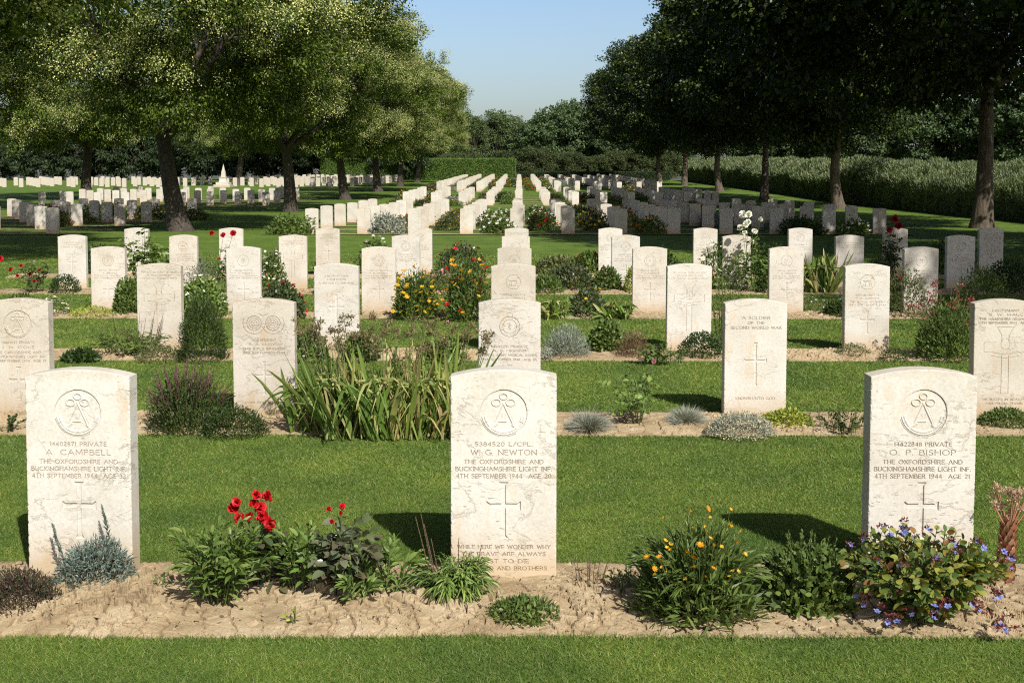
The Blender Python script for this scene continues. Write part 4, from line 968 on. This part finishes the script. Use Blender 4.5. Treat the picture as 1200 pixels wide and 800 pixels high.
mnd(41, 'green_bush', 1178, 420, 70, 40, 1700, .035, .018, 'green bush at the right picture edge of the third bed', 'dark', 'shrub', prof=OVATE)
leafy(42, 'daisy_plant', 845, 410, 34, 100, 16, 16, .05, .012, 'tall stems with white flowers left of the fourth row headstone', 'green', 'flowering plant', sr=.003)
# --- fourth row bed
def floral(seed, px, py, wpx, hpx, label, cols, mat='green', n=26, fr=.026, L=.05, W=.013, ns=46):
    e, S, r, w, h, k = leafy(seed, 'flowering_bush', px, py, wpx * .95, hpx, ns, 15, L, W, label, mat, 'flowering plant', fold=0, prof=[(0, .2), (.5, 1), (1, 0)])
    mb = mound(r, w * .9, h * .86, 2600, L * 1.1, W * 1.5, up=.9, shell=.35); obj('foliage', mb.mesh('f', [M[mat]]), e)
    for j, (c, cc) in enumerate(cols):
        me = daisy(r, fr, M[c], M[cc], 6, cup=.5); d = rnd_dirs(r, n // len(cols), .12); d[:, 1] = -np.abs(d[:, 1]); pts = d * [w * .5, w * .42, h * (1.0 if j < 2 else 1.12)]
        put_flowers(r, e, me, pts)
    return e
floral(50, 487, 374, 62, 62, 'bush thick with golden yellow flowers right of a fourth row headstone', [('gold', 'orange')], n=50, fr=.028)
floral(51, 548, 376, 68, 84, 'taller bush with orange and red blooms left of the centre file', [('orange', 'gold'), ('gold', 'orange'), ('red', 'darkred')], n=54, fr=.029)
mnd(52, 'alyssum', 64, 370, 36, 20, 700, .025, .012, 'small mat of tiny white flowers at far left of the fourth bed', 'green', 'flowering plant', fl=('white', 90, .02))
mnd(53, 'yellow_mound', 108, 372, 58, 12, 900, .025, .012, 'flat yellow-green mound below the rust-badged headstone', 'yellow')
mnd(54, 'green_bush', 148, 370, 30, 46, 1000, .04, .025, 'small leafy bush between the rust-badged stone and its neighbour', 'green', 'shrub', prof=OVATE)
mnd(55, 'daisy_plant', 236, 372, 62, 46, 1900, .045, .025, 'leafy clump dotted with white flowers behind the feathery bush', 'lance', 'flowering plant', prof=OVATE, fl=('white', 60, .028))
mnd(56, 'rose_bush', 330, 374, 56, 44, 1500, .04, .025, 'bushy plant with a few red flowers behind the double-badge headstone', 'rose', 'shrub', prof=OVATE, fl=('red', 12, .04))
strap(57, 650, 374, 36, 36, 60, 'small clump of pale strap leaves right of the centre file', W=.03, seeds=False, name='daylily', bend=.9, lean=.6)
strap(58, 722, 374, 40, 34, 60, 'small clump of drooping strap leaves left of the fourth row headstone', W=.03, seeds=False, name='daylily', bend=.9, lean=.6)
mnd(59, 'low_rose', 690, 372, 44, 36, 900, .04, .022, 'sparse bush with a yellow bloom between two strap-leaf clumps', 'rose', 'shrub', prof=OVATE, fl=('gold', 7, .035))
mnd(60, 'alyssum', 948, 366, 50, 16, 700, .03, .010, 'grey mat with white dots right of the second right file', 'olive', 'flowering plant', fl=('white', 30, .02))
mnd(61, 'feathery_bush', 860, 352, 20, 60, 500, .05, .01, 'narrow leafy stems behind the third row cross headstone', 'green', 'shrub')
e = mnd(62, 'spurge_bush', 1060, 372, 60, 56, 1500, .045, .014, 'olive green spurge bush beside the fourth row right headstone', 'olive', 'shrub', up=1, fl=('darkred', 14, .03))
mnd(63, 'spurge_bush', 1150, 372, 70, 60, 1900, .045, .014, 'olive spurge bush at right behind the red-headed bush', 'green', 'shrub', up=1)
# --- fifth row bed
rose(70, 38, 344, 56, 46, 9, 'rose with several red blooms at the far left edge', 'rose', blooms=[(-38, -40, 2.0), (-2, -22, 1.2), (10, -26, 1.0), (-12, -32, 1.0), (-24, -28, 1.2), (4, -14, 1.0), (-16, -20, 1.)], L=.045, fr=.045, lps=7)
mnd(71, 'round_bush', 76, 344, 38, 22, 1500, .03, .014, 'clipped dark round bush at the foot of a far left headstone', 'dark', 'shrub', prof=RHOMB, lumps=.05)
rose(72, 168, 346, 52, 86, 14, 'tall green rose bush between two far left headstones', 'green', L=.06, lps=8)
mnd(73, 'grey_shrub', 236, 340, 44, 34, 1500, .04, .012, 'grey-leaved shrub behind the fourth row left headstones', 'grey', 'shrub')
leafy(74, 'gaura', 246, 345, 48, 62, 22, 9, .04, .008, 'airy stems carrying small white flowers behind left headstones', 'green', 'flowering plant', sr=.003)
e = C.objects[-1]
rose(75, 262, 344, 44, 66, 8, 'rose with dark red blooms in front of a fifth row headstone', 'green', blooms=[(-12, -70, 1.6), (12, -70, 1.6), (2, -68, 1.4), (-4, -40, 1)], L=.05, fr=.045)
mnd(76, 'daisy_plant', 318, 345, 40, 50, 1300, .04, .02, 'bush sprinkled with white flowers left of the pale leaning headstone', 'green', 'flowering plant', fl=('white', 60, .035), prof=OVATE)
mnd(77, 'low_bush', 668, 340, 60, 30, 1600, .05, .025, 'low reddish-green bush right of the centre file in the fifth bed', 'rose', 'shrub', prof=OVATE, fl=('darkred', 8, .03))
mnd(78, 'low_bush', 712, 342, 34, 28, 900, .05, .025, 'low green bush left of the first right file in the fifth bed', 'green', 'shrub', prof=OVATE)
mnd(79, 'lily', 842, 340, 56, 52, 1500, .07, .016, 'thicket with big white lily flowers in the fifth bed', 'green', 'flowering plant', fl=('white', 46, .075), up=1)
strap(80, 962, 344, 50, 62, 90, 'clump of upright yellow-green strap leaves between right headstones', W=.035, seeds=False)
rose(81, 880, 344, 44, 76, 12, 'tall rose with white blooms behind the lilies', 'green', blooms=[(-8, -80, 1.6), (-4, -92, 1.6), (4, -72, 1.4), (10, -86, 1.3), (0, -60, 1.4)], fmat='white', L=.055, fr=.05)
mnd(82, 'low_bush', 1030, 344, 46, 40, 1300, .05, .02, 'dark bush between two right headstones of the fifth bed', 'dark', 'shrub', prof=OVATE)
mnd(83, 'low_bush', 1185, 344, 60, 40, 1500, .05, .02, 'dark bush at the right edge of the fifth bed', 'dark', 'shrub', prof=OVATE)
mnd(84, 'white_alyssum', 1000, 352, 40, 12, 500, .03, .010, 'flat mat of pale flowers beside the right strap-leaf clump', 'olive', 'flowering plant', fl=('white', 30, .02))
# --- sixth row bed
for i, (px, wp, hp, mt, fl, lab) in enumerate((
    (440, 44, 42, 'green', ('white', 26, .05), 'white-flowered bush left of a sixth row headstone'),
    (330, 50, 30, 'olive', None, 'olive bush in the sixth bed at left'), (540, 60, 36, 'rose', ('darkred', 10, .04), 'reddish bush left of centre in the sixth bed'),
    (655, 60, 22, 'olive', None, 'low olive bush right of centre in the sixth bed'), (690, 40, 26, 'green', ('darkred', 6, .04), 'low green bush with dark red dots in the sixth bed'),
    (770, 54, 30, 'dark', None, 'dark bush in the sixth bed under the lime tree shade'), (905, 46, 36, 'dark', None, 'dark bush between the second and third right files of the sixth bed'),
    (215, 50, 34, 'green', None, 'green bush in the sixth bed far left'), (120, 50, 34, 'dark', None, 'dark bush in the sixth bed near the left edge'),
    (1105, 60, 40, 'dark', None, 'large dark bush in the sixth bed at right'), (385, 34, 20, 'green', None, 'little green bush at the foot of a sixth row headstone'))):
    mnd(90 + i, 'low_bush', px, 322, wp, hp, 1100, .06, .028, lab, mt, 'shrub', fl=fl, prof=OVATE)
rose(105, 1048, 324, 34, 62, 9, 'tall rose with deep red blooms before a shaded right headstone', 'dark', blooms=[(-2, -66, 2.), (4, -58, 2.), (-8, -54, 1.6)], fmat='darkred', L=.06, fr=.055)
rose(106, 872, 322, 30, 66, 9, 'tall white rose rising before the dark tree shade', 'green', blooms=[(-2, -70, 1.8), (4, -60, 1.8), (-6, -54, 1.6), (0, -48, 1.6)], fmat='white', L=.06, fr=.055)

# --- extra low planting that fills the beds
for i, (px, py, wp, hp, mt, fl, lab, kd) in enumerate((
    (95, 424, 40, 12, 'dark', None, 'thin dark mat left of the red-spiked plant', 'm'), (360, 424, 50, 34, 'green', ('white', 8, .02), 'leafy bush with few white flowers under the third row left headstone', 'm'),
    (422, 424, 46, 30, 'darkmound', None, 'dark bush right of the third row left headstone', 'm'), (520, 424, 50, 26, 'green', None, 'low green plant behind the strap-leaf clump', 'm'),
    (900, 424, 40, 14, 'olive', None, 'thin olive mat behind the badgeless headstone', 'm'), (640, 344, 40, 22, 'green', None, 'low green plant close to the centre file in the fifth bed', 'm'),
    (745, 344, 30, 34, 'yellow', None, 'yellow-green leaning plant at the first right file of the fifth bed', 'm'), (515, 344, 50, 26, 'olive', ('pink', 10, .03), 'pink-dotted plant left of the centre file in the fifth bed', 'm'),
    (455, 344, 30, 30, 'green', None, 'narrow green bush between two left files of the fifth bed', 'm'), (410, 372, 24, 40, 'lance', ('white', 14, .03), 'tall leafy clump with white flowers left of the golden bush', 'm'),
    (385, 345, 30, 30, 'green', ('white', 10, .03), 'green clump with white flowers in the fifth bed at left', 'm'), (805, 372, 24, 30, 'green', None, 'narrow green bush left of the tall white daisies', 'm'),
    (185, 345, 30, 40, 'lance', None, 'bright leafy bush beneath the tall green rose', 'm'), (25, 372, 44, 26, 'green', None, 'green clump at the left edge of the fourth bed', 'm'),
    (985, 372, 40, 18, 'darkmound', None, 'low dark plant left of the third right file in the fourth bed', 'm'), (905, 344, 40, 30, 'darkmound', None, 'dark plant beneath the strap-leaf clump at right', 'm'))):
    mnd(120 + i, 'low_plant', px, py, wp, hp, 900, .045, .018, lab, mt, 'plant', fl=fl, prof=OVATE)
# dry leaves, twigs and petals littering the clay
r = rg(800); n = 900; x = r.uniform(-2.2, 2.2, n); yf, yb = bed_edges(rows_y[0], x, 100); y = yf + .04 + (yb - yf - .08) * r.random(n)
n2 = 700; x2 = r.uniform(-3.8, 4, n2); yf, yb = bed_edges(rows_y[1], x2, 200); y2 = yf + .04 + (yb - yf - .08) * r.random(n2)
X = np.concatenate([x, x2]); Yv = np.concatenate([y, y2]); n = len(X); bvh_z = []
dg = bpy.context.evaluated_depsgraph_get(); dg.update()
beds = [o for o in C.objects if o.name.startswith('soil_bed')][:2]
for a, b in zip(X, Yv):
    z = .02
    for o in beds:
        hit, loc, _, _ = o.ray_cast((a, b, 1), (0, 0, -1))
        if hit: z = loc.z; break
    bvh_z.append(z)
P = np.stack([X, Yv, np.array(bvh_z) + .003], -1); lt = MB(); D = r.normal(0, 1, (n, 3)) * [1, 1, .25]
ribbons(lt, P[:700], D[:700], rnd_dirs(r, 700, .5), r.uniform(.008, .022, 700), r.uniform(.004, .010, 700), OVATE, .1, .2)
ribbons(lt, P[700:], D[700:], rnd_dirs(r, n - 700, .3), r.uniform(.015, .05, n - 700), .0022, BLADE, .1, 0)
lo = obj('leaf_litter', lt.mesh('leaf_litter', [leaf_mat('dry_litter', [(.12, .075, .04), (.22, .15, .08), (.34, .26, .15), (.16, .16, .07)])])); lo['kind'] = 'stuff'; tag(lo, 'dry leaves and twigs littering the bare clay beds', 'litter')
# --- far plots: bushes between the files
FB = []
r = rg(300)
for i, (mt, fl) in enumerate((('green', None), ('dark', None), ('green', 'red'), ('olive', None), ('rose', 'gold'), ('green', 'white'), ('olive', 'pink'), ('grey', None), ('green', 'orange'))):
    mb = mound(r, 1.0, .5, 1100, .09, .045, up=.5, shell=.3, lumps=.4); mats = [M[mt]]
    if fl:
        d = rnd_dirs(r, 26, .15)
        for j in range(3): ribbons(mb, d * [.52, .42, .54], rnd_dirs(r, 26) + [0, -.5, .3], d, .075, .07, RHOMB, mat=1)
        mats.append(M[fl])
    FB.append((mb.mesh('far_bush', mats), fl))
cn = {'red': 'red-flowered', 'gold': 'yellow-flowered', 'white': 'white-flowered', 'pink': 'pink-flowered', 'orange': 'orange-flowered', None: 'green'}
nb = 0
for i, Y in enumerate(far_rows):
    for n in list(range(-5, 7)) + list(range(-14, -8)):
        pr = (.62 if i < 6 else .55 if i < 11 else .45) if n > -6 else (.3 if i < 6 else 0)
        if n > 2: pr *= .6
        if abs((n + .5) * PITCH) > Y * .45 or rr.random() > pr: continue
        me, fl = FB[rr.randrange(9)]
        if n in (-1, 0) and rr.random() < .5: me, fl = FB[rr.choice([2, 4, 8, 5])]
        o = obj('bedding_bush', me, None, ((n + .5) * PITCH + rr.uniform(-.2, .2), Y - .1 + rr.uniform(-.3, .2), float(g(Y))), (0, 0, rr.uniform(-.4, .4)), (rr.uniform(.8, 1.5), rr.uniform(.8, 1.3), rr.uniform(.6, 1.25)))
        zi = i if i < 6 else (i - 6 if i < 11 else i - 11); zn = 0 if i < 6 else (1 if i < 11 else 2)
        tag(o, '%s bush %s, %s row, right of %s' % (cn[fl], ZONE[zn], ORD[zi + 1], file_phrase(n)), 'bush', 'bushes between the far headstones'); nb += 1
# soil strips of the far plots
for i, Y in enumerate(far_rows[:11]):
    for x0, x1 in ((-6.9, 11.4), (-26, -12.8)):
        u = np.linspace(x0, x1, 60); yf = Y - .45 + .05 * vnoise(u * 2, u * 0, i); yb = Y + .25 + .05 * vnoise(u * 2, u * 0 + 5, i)
        V = np.concatenate([np.stack([u, yf, g(yf) + .02], -1), np.stack([u, yb, g(yb) + .02], -1)]); j = np.arange(59)
        mb = MB(); mb.add(V, np.stack([j, j + 1, j + 61, j + 60], -1)); o = obj('soil_bed', mb.mesh('soil_strip', [M['soil2']])); o['kind'] = 'structure'

# ------------------------------------------------------------------ trees
def tree_meshes(seed, H, R, hb, fork, r0, leafmat, barkmat, nl, L, W, blossom=0, nclump=170, droop=.3, offx=0, tws=.15, lean=(0, 0), prof=RHOMB, csz=.9):
    r = rg(seed); tb = MB()
    t = np.linspace(0, 1, 9)[:, None]
    bx = r.normal(0, .12, 2) + np.array(lean)
    top = np.array([bx[0], bx[1], fork])
    tp = np.array([0, 0, -.25]) * (1 - t) + top * t + np.array([.12 * r.normal(), .12 * r.normal(), 0]) * np.sin(t * PI)
    rad = r0 * (1 - .32 * t[:, 0]) + r0 * .75 * np.exp(-t[:, 0] * 9)
    tb.tube(tp, rad, 14)
    cz = (hb + H) / 2; hz = (H - hb) / 2
    # clump centres
    cen = []
    while len(cen) < nclump:
        d = r.normal(0, 1, 3); d /= np.linalg.norm(d); rho = r.uniform(.45, 1) ** .55
        lump = .84 + .32 * vnoise(np.array(d[0] * 2.2 + 5), np.array(d[1] * 2.2 + d[2] * 3 + 5), seed)
        p = d * rho * lump * np.array([R, R, hz * (1.0 if d[2] > 0 else .92)]); p[2] += cz
        cen.append(p)
    cen = np.array(cen); cen[:, 0] += offx
    # limbs
    nl_ = 6; ends = []
    for i in range(nl_):
        a = i / nl_ * 2 * PI + r.uniform(-.4, .4); el = r.uniform(.55, 1.1)
        e = top + np.array([math.cos(a) * math.cos(el), math.sin(a) * math.cos(el), math.sin(el)]) * (H - fork) * r.uniform(.5, .65)
        m = top * .5 + e * .5 + np.array([math.cos(a), math.sin(a), -.2]) * .5
        p = (1 - t) ** 2 * (top - [0, 0, .15]) + 2 * t * (1 - t) * m + t * t * e
        tb.tube(p, np.linspace(r0 * .55, r0 * .16, 9), 8); ends.append(p)
    for c in cen[::2]:
        p = ends[int(np.argmin([np.linalg.norm(q[5] - c) for q in ends]))]; b = p[int(r.integers(3, 9))]
        m = (b + c) / 2 + [0, 0, .3]; tb.tube((1 - t[::2]) ** 2 * b + 2 * t[::2] * (1 - t[::2]) * m + t[::2] ** 2 * c, np.linspace(r0 * .10, .012, 5), 5)
    trunk = tb.mesh('trunk', [barkmat])
    # leaves
    per = nl // nclump; n = per * nclump
    cc = np.repeat(cen, per, 0); sz = np.repeat(csz * r.uniform(.65, 1.35, nclump), per)
    tw = 26; to = nrm(r.normal(0, 1, (nclump * tw, 3))) * (r.uniform(0, 1, nclump * tw) ** .4)[:, None]
    ti = np.repeat(np.arange(nclump), per) * tw + r.integers(0, tw, n); off = to[ti]
    P = cc + off * sz[:, None] * [1.15, 1.15, .8] + r.normal(0, 1, (n, 3)) * tws * [1.25, 1.25, .7]
    out = nrm(P - [offx, 0, cz]); D = out * .5 + off * .5 + r.normal(0, .6, (n, 3)); D[:, 2] -= droop
    N = off * .6 + r.normal(0, .55, (n, 3)) + [0, 0, .45]
    lb = MB(); ribbons(lb, P, D, N, L * r.uniform(.6, 1.25, n), W * r.uniform(.7, 1.2, n), prof)
    crown = lb.mesh('crown', [leafmat]); bl = None
    if blossom:
        q = r.integers(0, n, blossom); o = off[q]; on = r.random(nclump) < .62; ok = on[q // per] & (out[q, 2] > -.7) & (np.linalg.norm(off[q], axis=1) > .75) & (np.sum(o * out[q], 1) > .1)
        q = q[ok]; q = q[:2300]; nb_ = len(q); k = 52
        pc = np.repeat(P[q] + out[q] * .10, k, 0); o2 = r.normal(0, 1, (nb_ * k, 3)) * [.17, .17, .16]
        bb = MB(); ribbons(bb, pc + o2, rnd_dirs(r, nb_ * k, -1), rnd_dirs(r, nb_ * k, -1),   .052, .040, RHOMB); bl = bb.mesh('blossom', [M['blossom']])
    return trunk, crown, bl
def put_tree(name, parts, x, y, label, cat='tree', rz=0, s=1.0, group=None, sz=None):
    e = empty(name, (x, y, float(g(y))), rz); e.scale = (s, s, sz or s); tag(e, label, cat, group)
    for nm, me in zip(('trunk', 'crown', 'blossom'), parts):
        if me: obj(nm, me, e)
    return e
TL = [tree_meshes(500 + i, 13.2, 6.4, 2.3, 3.4, .34, M['tree_l'], M['bark'], 130000, .16, .075, blossom=11000, nclump=165, droop=.35, csz=.98, lean=(.35 if i == 0 else -.3, 0)) for i in range(2)]
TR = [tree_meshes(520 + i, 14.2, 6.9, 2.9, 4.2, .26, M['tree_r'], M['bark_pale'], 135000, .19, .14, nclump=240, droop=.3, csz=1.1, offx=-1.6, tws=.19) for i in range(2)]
TN = tree_meshes(500, 13.2, 6.4, 2.3, 3.0, .31, M['tree_l'], M['bark'], 240000, .115, .052, blossom=13000, nclump=165, droop=.35, csz=.98, lean=(.9, 0))
ltl = [(-12.2, 18.6, 'nearest pagoda tree, its blossom-dotted boughs filling the top left corner'), (-10.5, 35.2, 'flowering pagoda tree with thick dark trunk behind the left headstones'), (-10.7, 53.0, 'flowering pagoda tree with forked trunk, second along the left avenue'),
       (-10.8, 70.5, 'flowering pagoda tree with straight short trunk, third along the left avenue'), (-10.7, 86, 'flowering pagoda tree, fourth along the left avenue'), (-10.7, 102, 'flowering pagoda tree, fifth along the left avenue'), (-10.8, 120, 'last pagoda tree at the far end of the left avenue')]
for i, (x, y, lab) in enumerate(ltl):
    put_tree('pagoda_tree', TN if i < 2 else TL[i % 2], x, y, lab, rz=i * 2.1 + .4, s=[1.08, 1, .88, .88, .90, .85, .82][i], group='left avenue of flowering trees')
# second avenue further left
for i, (x, y) in enumerate(((-27.5, 53), (-26.9, 70.5), (-26.8, 108), (-26.8, 130))):
    put_tree('pagoda_tree', TL[(i + 1) % 2], x, y, '%s tree of the farther left avenue, standing in deep shade' % ORD[i + 1], rz=i * 1.7, s=1.0, group='farther left avenue of trees')
# off-frame tree whose shade falls on the left lawn, and the right avenue
put_tree('pagoda_tree', TL[1], -11.5, 3.0, 'pagoda tree just outside the left of the picture, shading the lawn', rz=2.0)
rtl = [(17.5, 3.0, 'lime tree beside the camera position, outside the picture at right'), (15.6, 20.3, 'near lime tree whose dark boughs hang in at the top right corner'), (15.2, 37.5, 'lime tree with sunlit patches on its trunk near the right edge'), (16.0, 57, 'dark lime tree, second trunk from the right edge'), (15.0, 70, 'lime tree with pale sunlit trunk foot, third from right'),
       (15.3, 87, 'lime tree, fourth trunk from the right edge'), (15.3, 106, 'lime tree, fifth trunk from the right edge'), (15.3, 124, 'last lime tree at the far end of the right avenue')]
for i, (x, y, lab) in enumerate(rtl):
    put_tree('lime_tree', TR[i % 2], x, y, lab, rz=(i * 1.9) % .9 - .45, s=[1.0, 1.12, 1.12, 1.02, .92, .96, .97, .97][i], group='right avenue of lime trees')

# background trees
B = {}
B['round'] = tree_meshes(600, 10, 4.6, 1.2, 2.0, .25, M['far2'], M['bark'], 26000, .34, .22, nclump=110, csz=.95)
B['tall'] = tree_meshes(601, 12, 3.6, 1.4, 2.4, .25, M['far1'], M['bark'], 24000, .34, .20, nclump=110, csz=.9)
B['poplar'] = tree_meshes(602, 11, 2.2, .8, 2.0, .2, M['far1'], M['bark'], 17000, .30, .18, nclump=90, csz=.8)
B['olive'] = tree_meshes(603, 5.2, 3.2, .2, 1.0, .18, M['farolive'], M['bark'], 16000, .26, .14, nclump=80, csz=.7)
B['conifer'] = tree_meshes(604, 9.5, 3.0, .0, 1.5, .22, M['conifer'], M['bark'], 26000, .34, .15, nclump=120, csz=.8, droop=.6)
bt = []
for i, px in enumerate(range(-30, 500, 34)): bt.append(('conifer', px, 140 + rr.uniform(-5, 8), rr.uniform(.85, 1.15)))
bt += [('poplar', 520, 172, .92), ('poplar', 540, 176, 1.0), ('poplar', 556, 174, .9), ('round', 570, 182, .9), ('poplar', 584, 176, 1.0), ('poplar', 600, 178, .93), ('round', 614, 185, .85),
       ('round', 632, 172, .95), ('round', 655, 166, 1.1), ('round', 684, 172, 1.1), ('round', 712, 165, 1.05), ('round', 745, 160, 1.1), ('tall', 785, 160, 1.0), ('olive', 627, 146, .8), ('olive', 546, 150, .7), ('olive', 508, 150, .7), ('olive', 588, 150, .72),
       ('olive', 668, 148, .7), ('olive', 700, 148, .6), ('olive', 720, 148, .7), ('olive', 750, 146, .75), ('olive', 778, 146, .7), ('round', 765, 150, .7), ('round', 800, 150, .7), ('round', 728, 152, .7), ('round', 490, 175, .9), ('round', 455, 175, .9)]
for px, y, k, s in ((880, 120, 'round', .75), (925, 112, 'round', .8), (965, 105, 'round', .7), (1010, 98, 'round', .75), (1060, 100, 'round', .8), (1110, 92, 'round', .7), (1150, 92, 'round', .72), (1185, 88, 'round', .78), (1225, 84, 'round', .8)): bt.append((k, px, y, s))
kn = {'round': 'round dark', 'tall': 'tall green', 'poplar': 'slim pale green', 'olive': 'low olive-green', 'conifer': 'dark evergreen'}
cnt = {}
for k, px, y, s in bt:
    cnt[k] = cnt.get(k, 0) + 1; side = 'left' if px < 500 else ('right' if px > 800 else 'middle')
    near = 'behind the right hedge' if side == 'right' else ('behind the end hedge' if side == 'middle' else 'closing the view at left')
    cnt[(k, side)] = cnt.get((k, side), 0) + 1
    put_tree('background_tree' if k != 'conifer' else 'evergreen_tree', B[k], colx(px, y), y, '%s tree %s, %s from the left' % (kn[k], near, ORD[cnt[(k, side)]]), rz=rr.uniform(0, 6), s=s, group='trees closing the view')

# ------------------------------------------------------------------ hedges
r = rg(700)
def hedge(name, label, x0, x1, y0, y1, h, n, L, W, mat, top=.05, up=.6, core=M['conifer'], loose=0):
    e = empty(name, ((x0 + x1) / 2, (y0 + y1) / 2, 0)); tag(e, label, 'hedge'); cx, cy_ = e.location.x, e.location.y
    cb = MB(); m = 40; yy = np.linspace(y0 + .12, y1 - .12, m); gz = g(yy)
    ins = .14; hh = h * .38 if loose else h - .1
    V = np.concatenate([np.stack([np.full(m, a) - cx, yy - cy_, gz + z], -1) for a, z in ((x0 + ins, -.1), (x0 + ins, hh), (x1 - ins, hh), (x1 - ins, -.1))]); j = np.arange(m - 1)
    cb.add(V, np.concatenate([np.stack([j + a * m, j + 1 + a * m, j + 1 + (a + 1) * m, j + (a + 1) * m], -1) for a in range(3)]))
    cb.add(V[[0, m, 2 * m, 3 * m]], [(0, 1, 2, 3)]); cb.add(V[[m - 1, 2 * m - 1, 3 * m - 1, 4 * m - 1]], [(3, 2, 1, 0)])
    obj('inner_growth', cb.mesh('core', [core]), e)
    A = [(x1 - x0) * h, (x1 - x0) * h, (y1 - y0) * h, (y1 - y0) * h, (x1 - x0) * (y1 - y0) * (1.6 if loose else 1)]
    fcs = r.choice(5, n, p=np.array(A) / sum(A)); u = r.uniform(0, 1, n); v = r.uniform(0, 1, n)
    if y1 - y0 > 40: vv = r.uniform(0, 1, n) ** 1.7
    else: vv = v
    X = np.where(fcs == 2, x0, np.where(fcs == 3, x1, x0 + (x1 - x0) * u)); Y = np.where(fcs == 0, y0, np.where(fcs == 1, y1, y0 + (y1 - y0) * vv)); Z = np.where(fcs == 4, 1.0, np.where(fcs < 2, v, u)) * h
    nn = np.stack([np.where(fcs == 2, -1, np.where(fcs == 3, 1, 0)), np.where(fcs == 0, -1, np.where(fcs == 1, 1, 0)), np.where(fcs == 4, 1, 0)], -1).astype(float)
    dep = r.uniform(-.12, .06, n) * (1 + 2 * loose * (fcs == 4)); bump = (.10 + .5 * loose) * (fbm(X * 1.1 + 50, Y * 1.6 + Z * .3, 5, 4) - .5)
    if loose: Z = Z * .55 * (.86 + .28 * fbm(Y * .8, X * .8, 9, 3))
    P = np.stack([X - cx, Y - cy_, Z + g(Y)], -1) + nn * (dep + bump)[:, None]
    P[:, 2] = np.maximum(P[:, 2], g(Y) + .03)
    D = nn * .5 + r.normal(0, .55, (n, 3)); D[:, 2] += up
    fb = MB(); sc = np.clip(Y / 45, .8, 2.2) if y1 - y0 > 40 else 1
    ribbons(fb, P, D, nn + r.normal(0, .5, (n, 3)), L * r.uniform(.6, 1.3, n) * sc, W * r.uniform(.7, 1.2, n) * sc, RHOMB)
    if loose:
        ns = 34000; Ys = y0 + (y1 - y0) * r.uniform(0, 1, ns) ** 1.7; Xs = r.uniform(x0 - .12, x1 - .3, ns); zt = h * (.34 + .34 * np.clip((Xs - x0) / 1.0, 0, 1) + .50 * (fbm(Ys * .55, Xs * .8, 9, 4) - .22)) + g(Ys)
        q = 8; PP = np.repeat(np.stack([Xs - cx, Ys - cy_, zt], -1), q, 0); dd = np.repeat(nrm(np.stack([r.normal(0, .25, ns), r.normal(0, .25, ns), np.ones(ns)], -1)), q, 0); tt = np.tile(np.linspace(0, 1, q), ns)[:, None] * .62
        PP = PP + dd * tt; scs = np.repeat(np.clip(Ys / 45, .8, 2.2), q)
        ribbons(fb, PP, dd + r.normal(0, .3, PP.shape), r.normal(0, 1, PP.shape), L * scs, W * scs, RHOMB, mat=0)
    obj('foliage', fb.mesh('f', [M[mat]]), e)
    return e
hedge('tall_hedge', 'long loose hedge with silvery shoots running behind the right avenue', 18.8, 20.6, 22, 131, 2.05, 200000, .15, .03, 'willow', up=1.0, loose=1)
hedge('clipped_hedge', 'flat-topped clipped green hedge closing the left end of the cemetery', -24, -.6, 137.5, 139, 2.5, 90000, .14, .09, 'hedge')
hedge('clipped_hedge', 'low clipped hedge closing the right end, leaves coloured dark for tree shade', -.2, 18.2, 138, 139.2, .9, 30000, .14, .09, 'conifer')  # dark leaf colour stands in for the shade under the trees

# white memorial in the far left plot
mx = colx(262, 100); e = empty('memorial', (mx, 100, float(g(100))), 0, .95); tag(e, 'small white stepped stone memorial with slim spire at far left', 'monument')
def mem(name, f):
    mb = MB(); f(mb); obj(name, mb.mesh(name, [M['stone']]), e)
mem('step', lambda mb: (mb.box(-.75, .75, -.75, .75, -.1, .22), mb.box(-.58, .58, -.58, .58, .22, .45)))
def ped(mb):
    for z0, z1, a, b in ((.45, .85, .36, .30), (.85, .93, .35, .35), (.93, 1.45, .20, .15)):
        V = [(-a, -a, z0), (a, -a, z0), (a, a, z0), (-a, a, z0), (-b, -b, z1), (b, -b, z1), (b, b, z1), (-b, b, z1)]; mb.add(V, [(0, 1, 5, 4), (1, 2, 6, 5), (2, 3, 7, 6), (3, 0, 4, 7), (4, 5, 6, 7), (3, 2, 1, 0)])
mem('pedestal', ped)
def sp(mb):
    V = [(-.14, -.14, 1.45), (.14, -.14, 1.45), (.14, .14, 1.45), (-.14, .14, 1.45), (0, 0, 2.15)]; mb.add(V[:5], [(0, 1, 4), (1, 2, 4), (2, 3, 4), (3, 0, 4)])
mem('spire', sp)
print('objects', len(bpy.data.objects), 'bushes', nb, 'far stones', len(far))
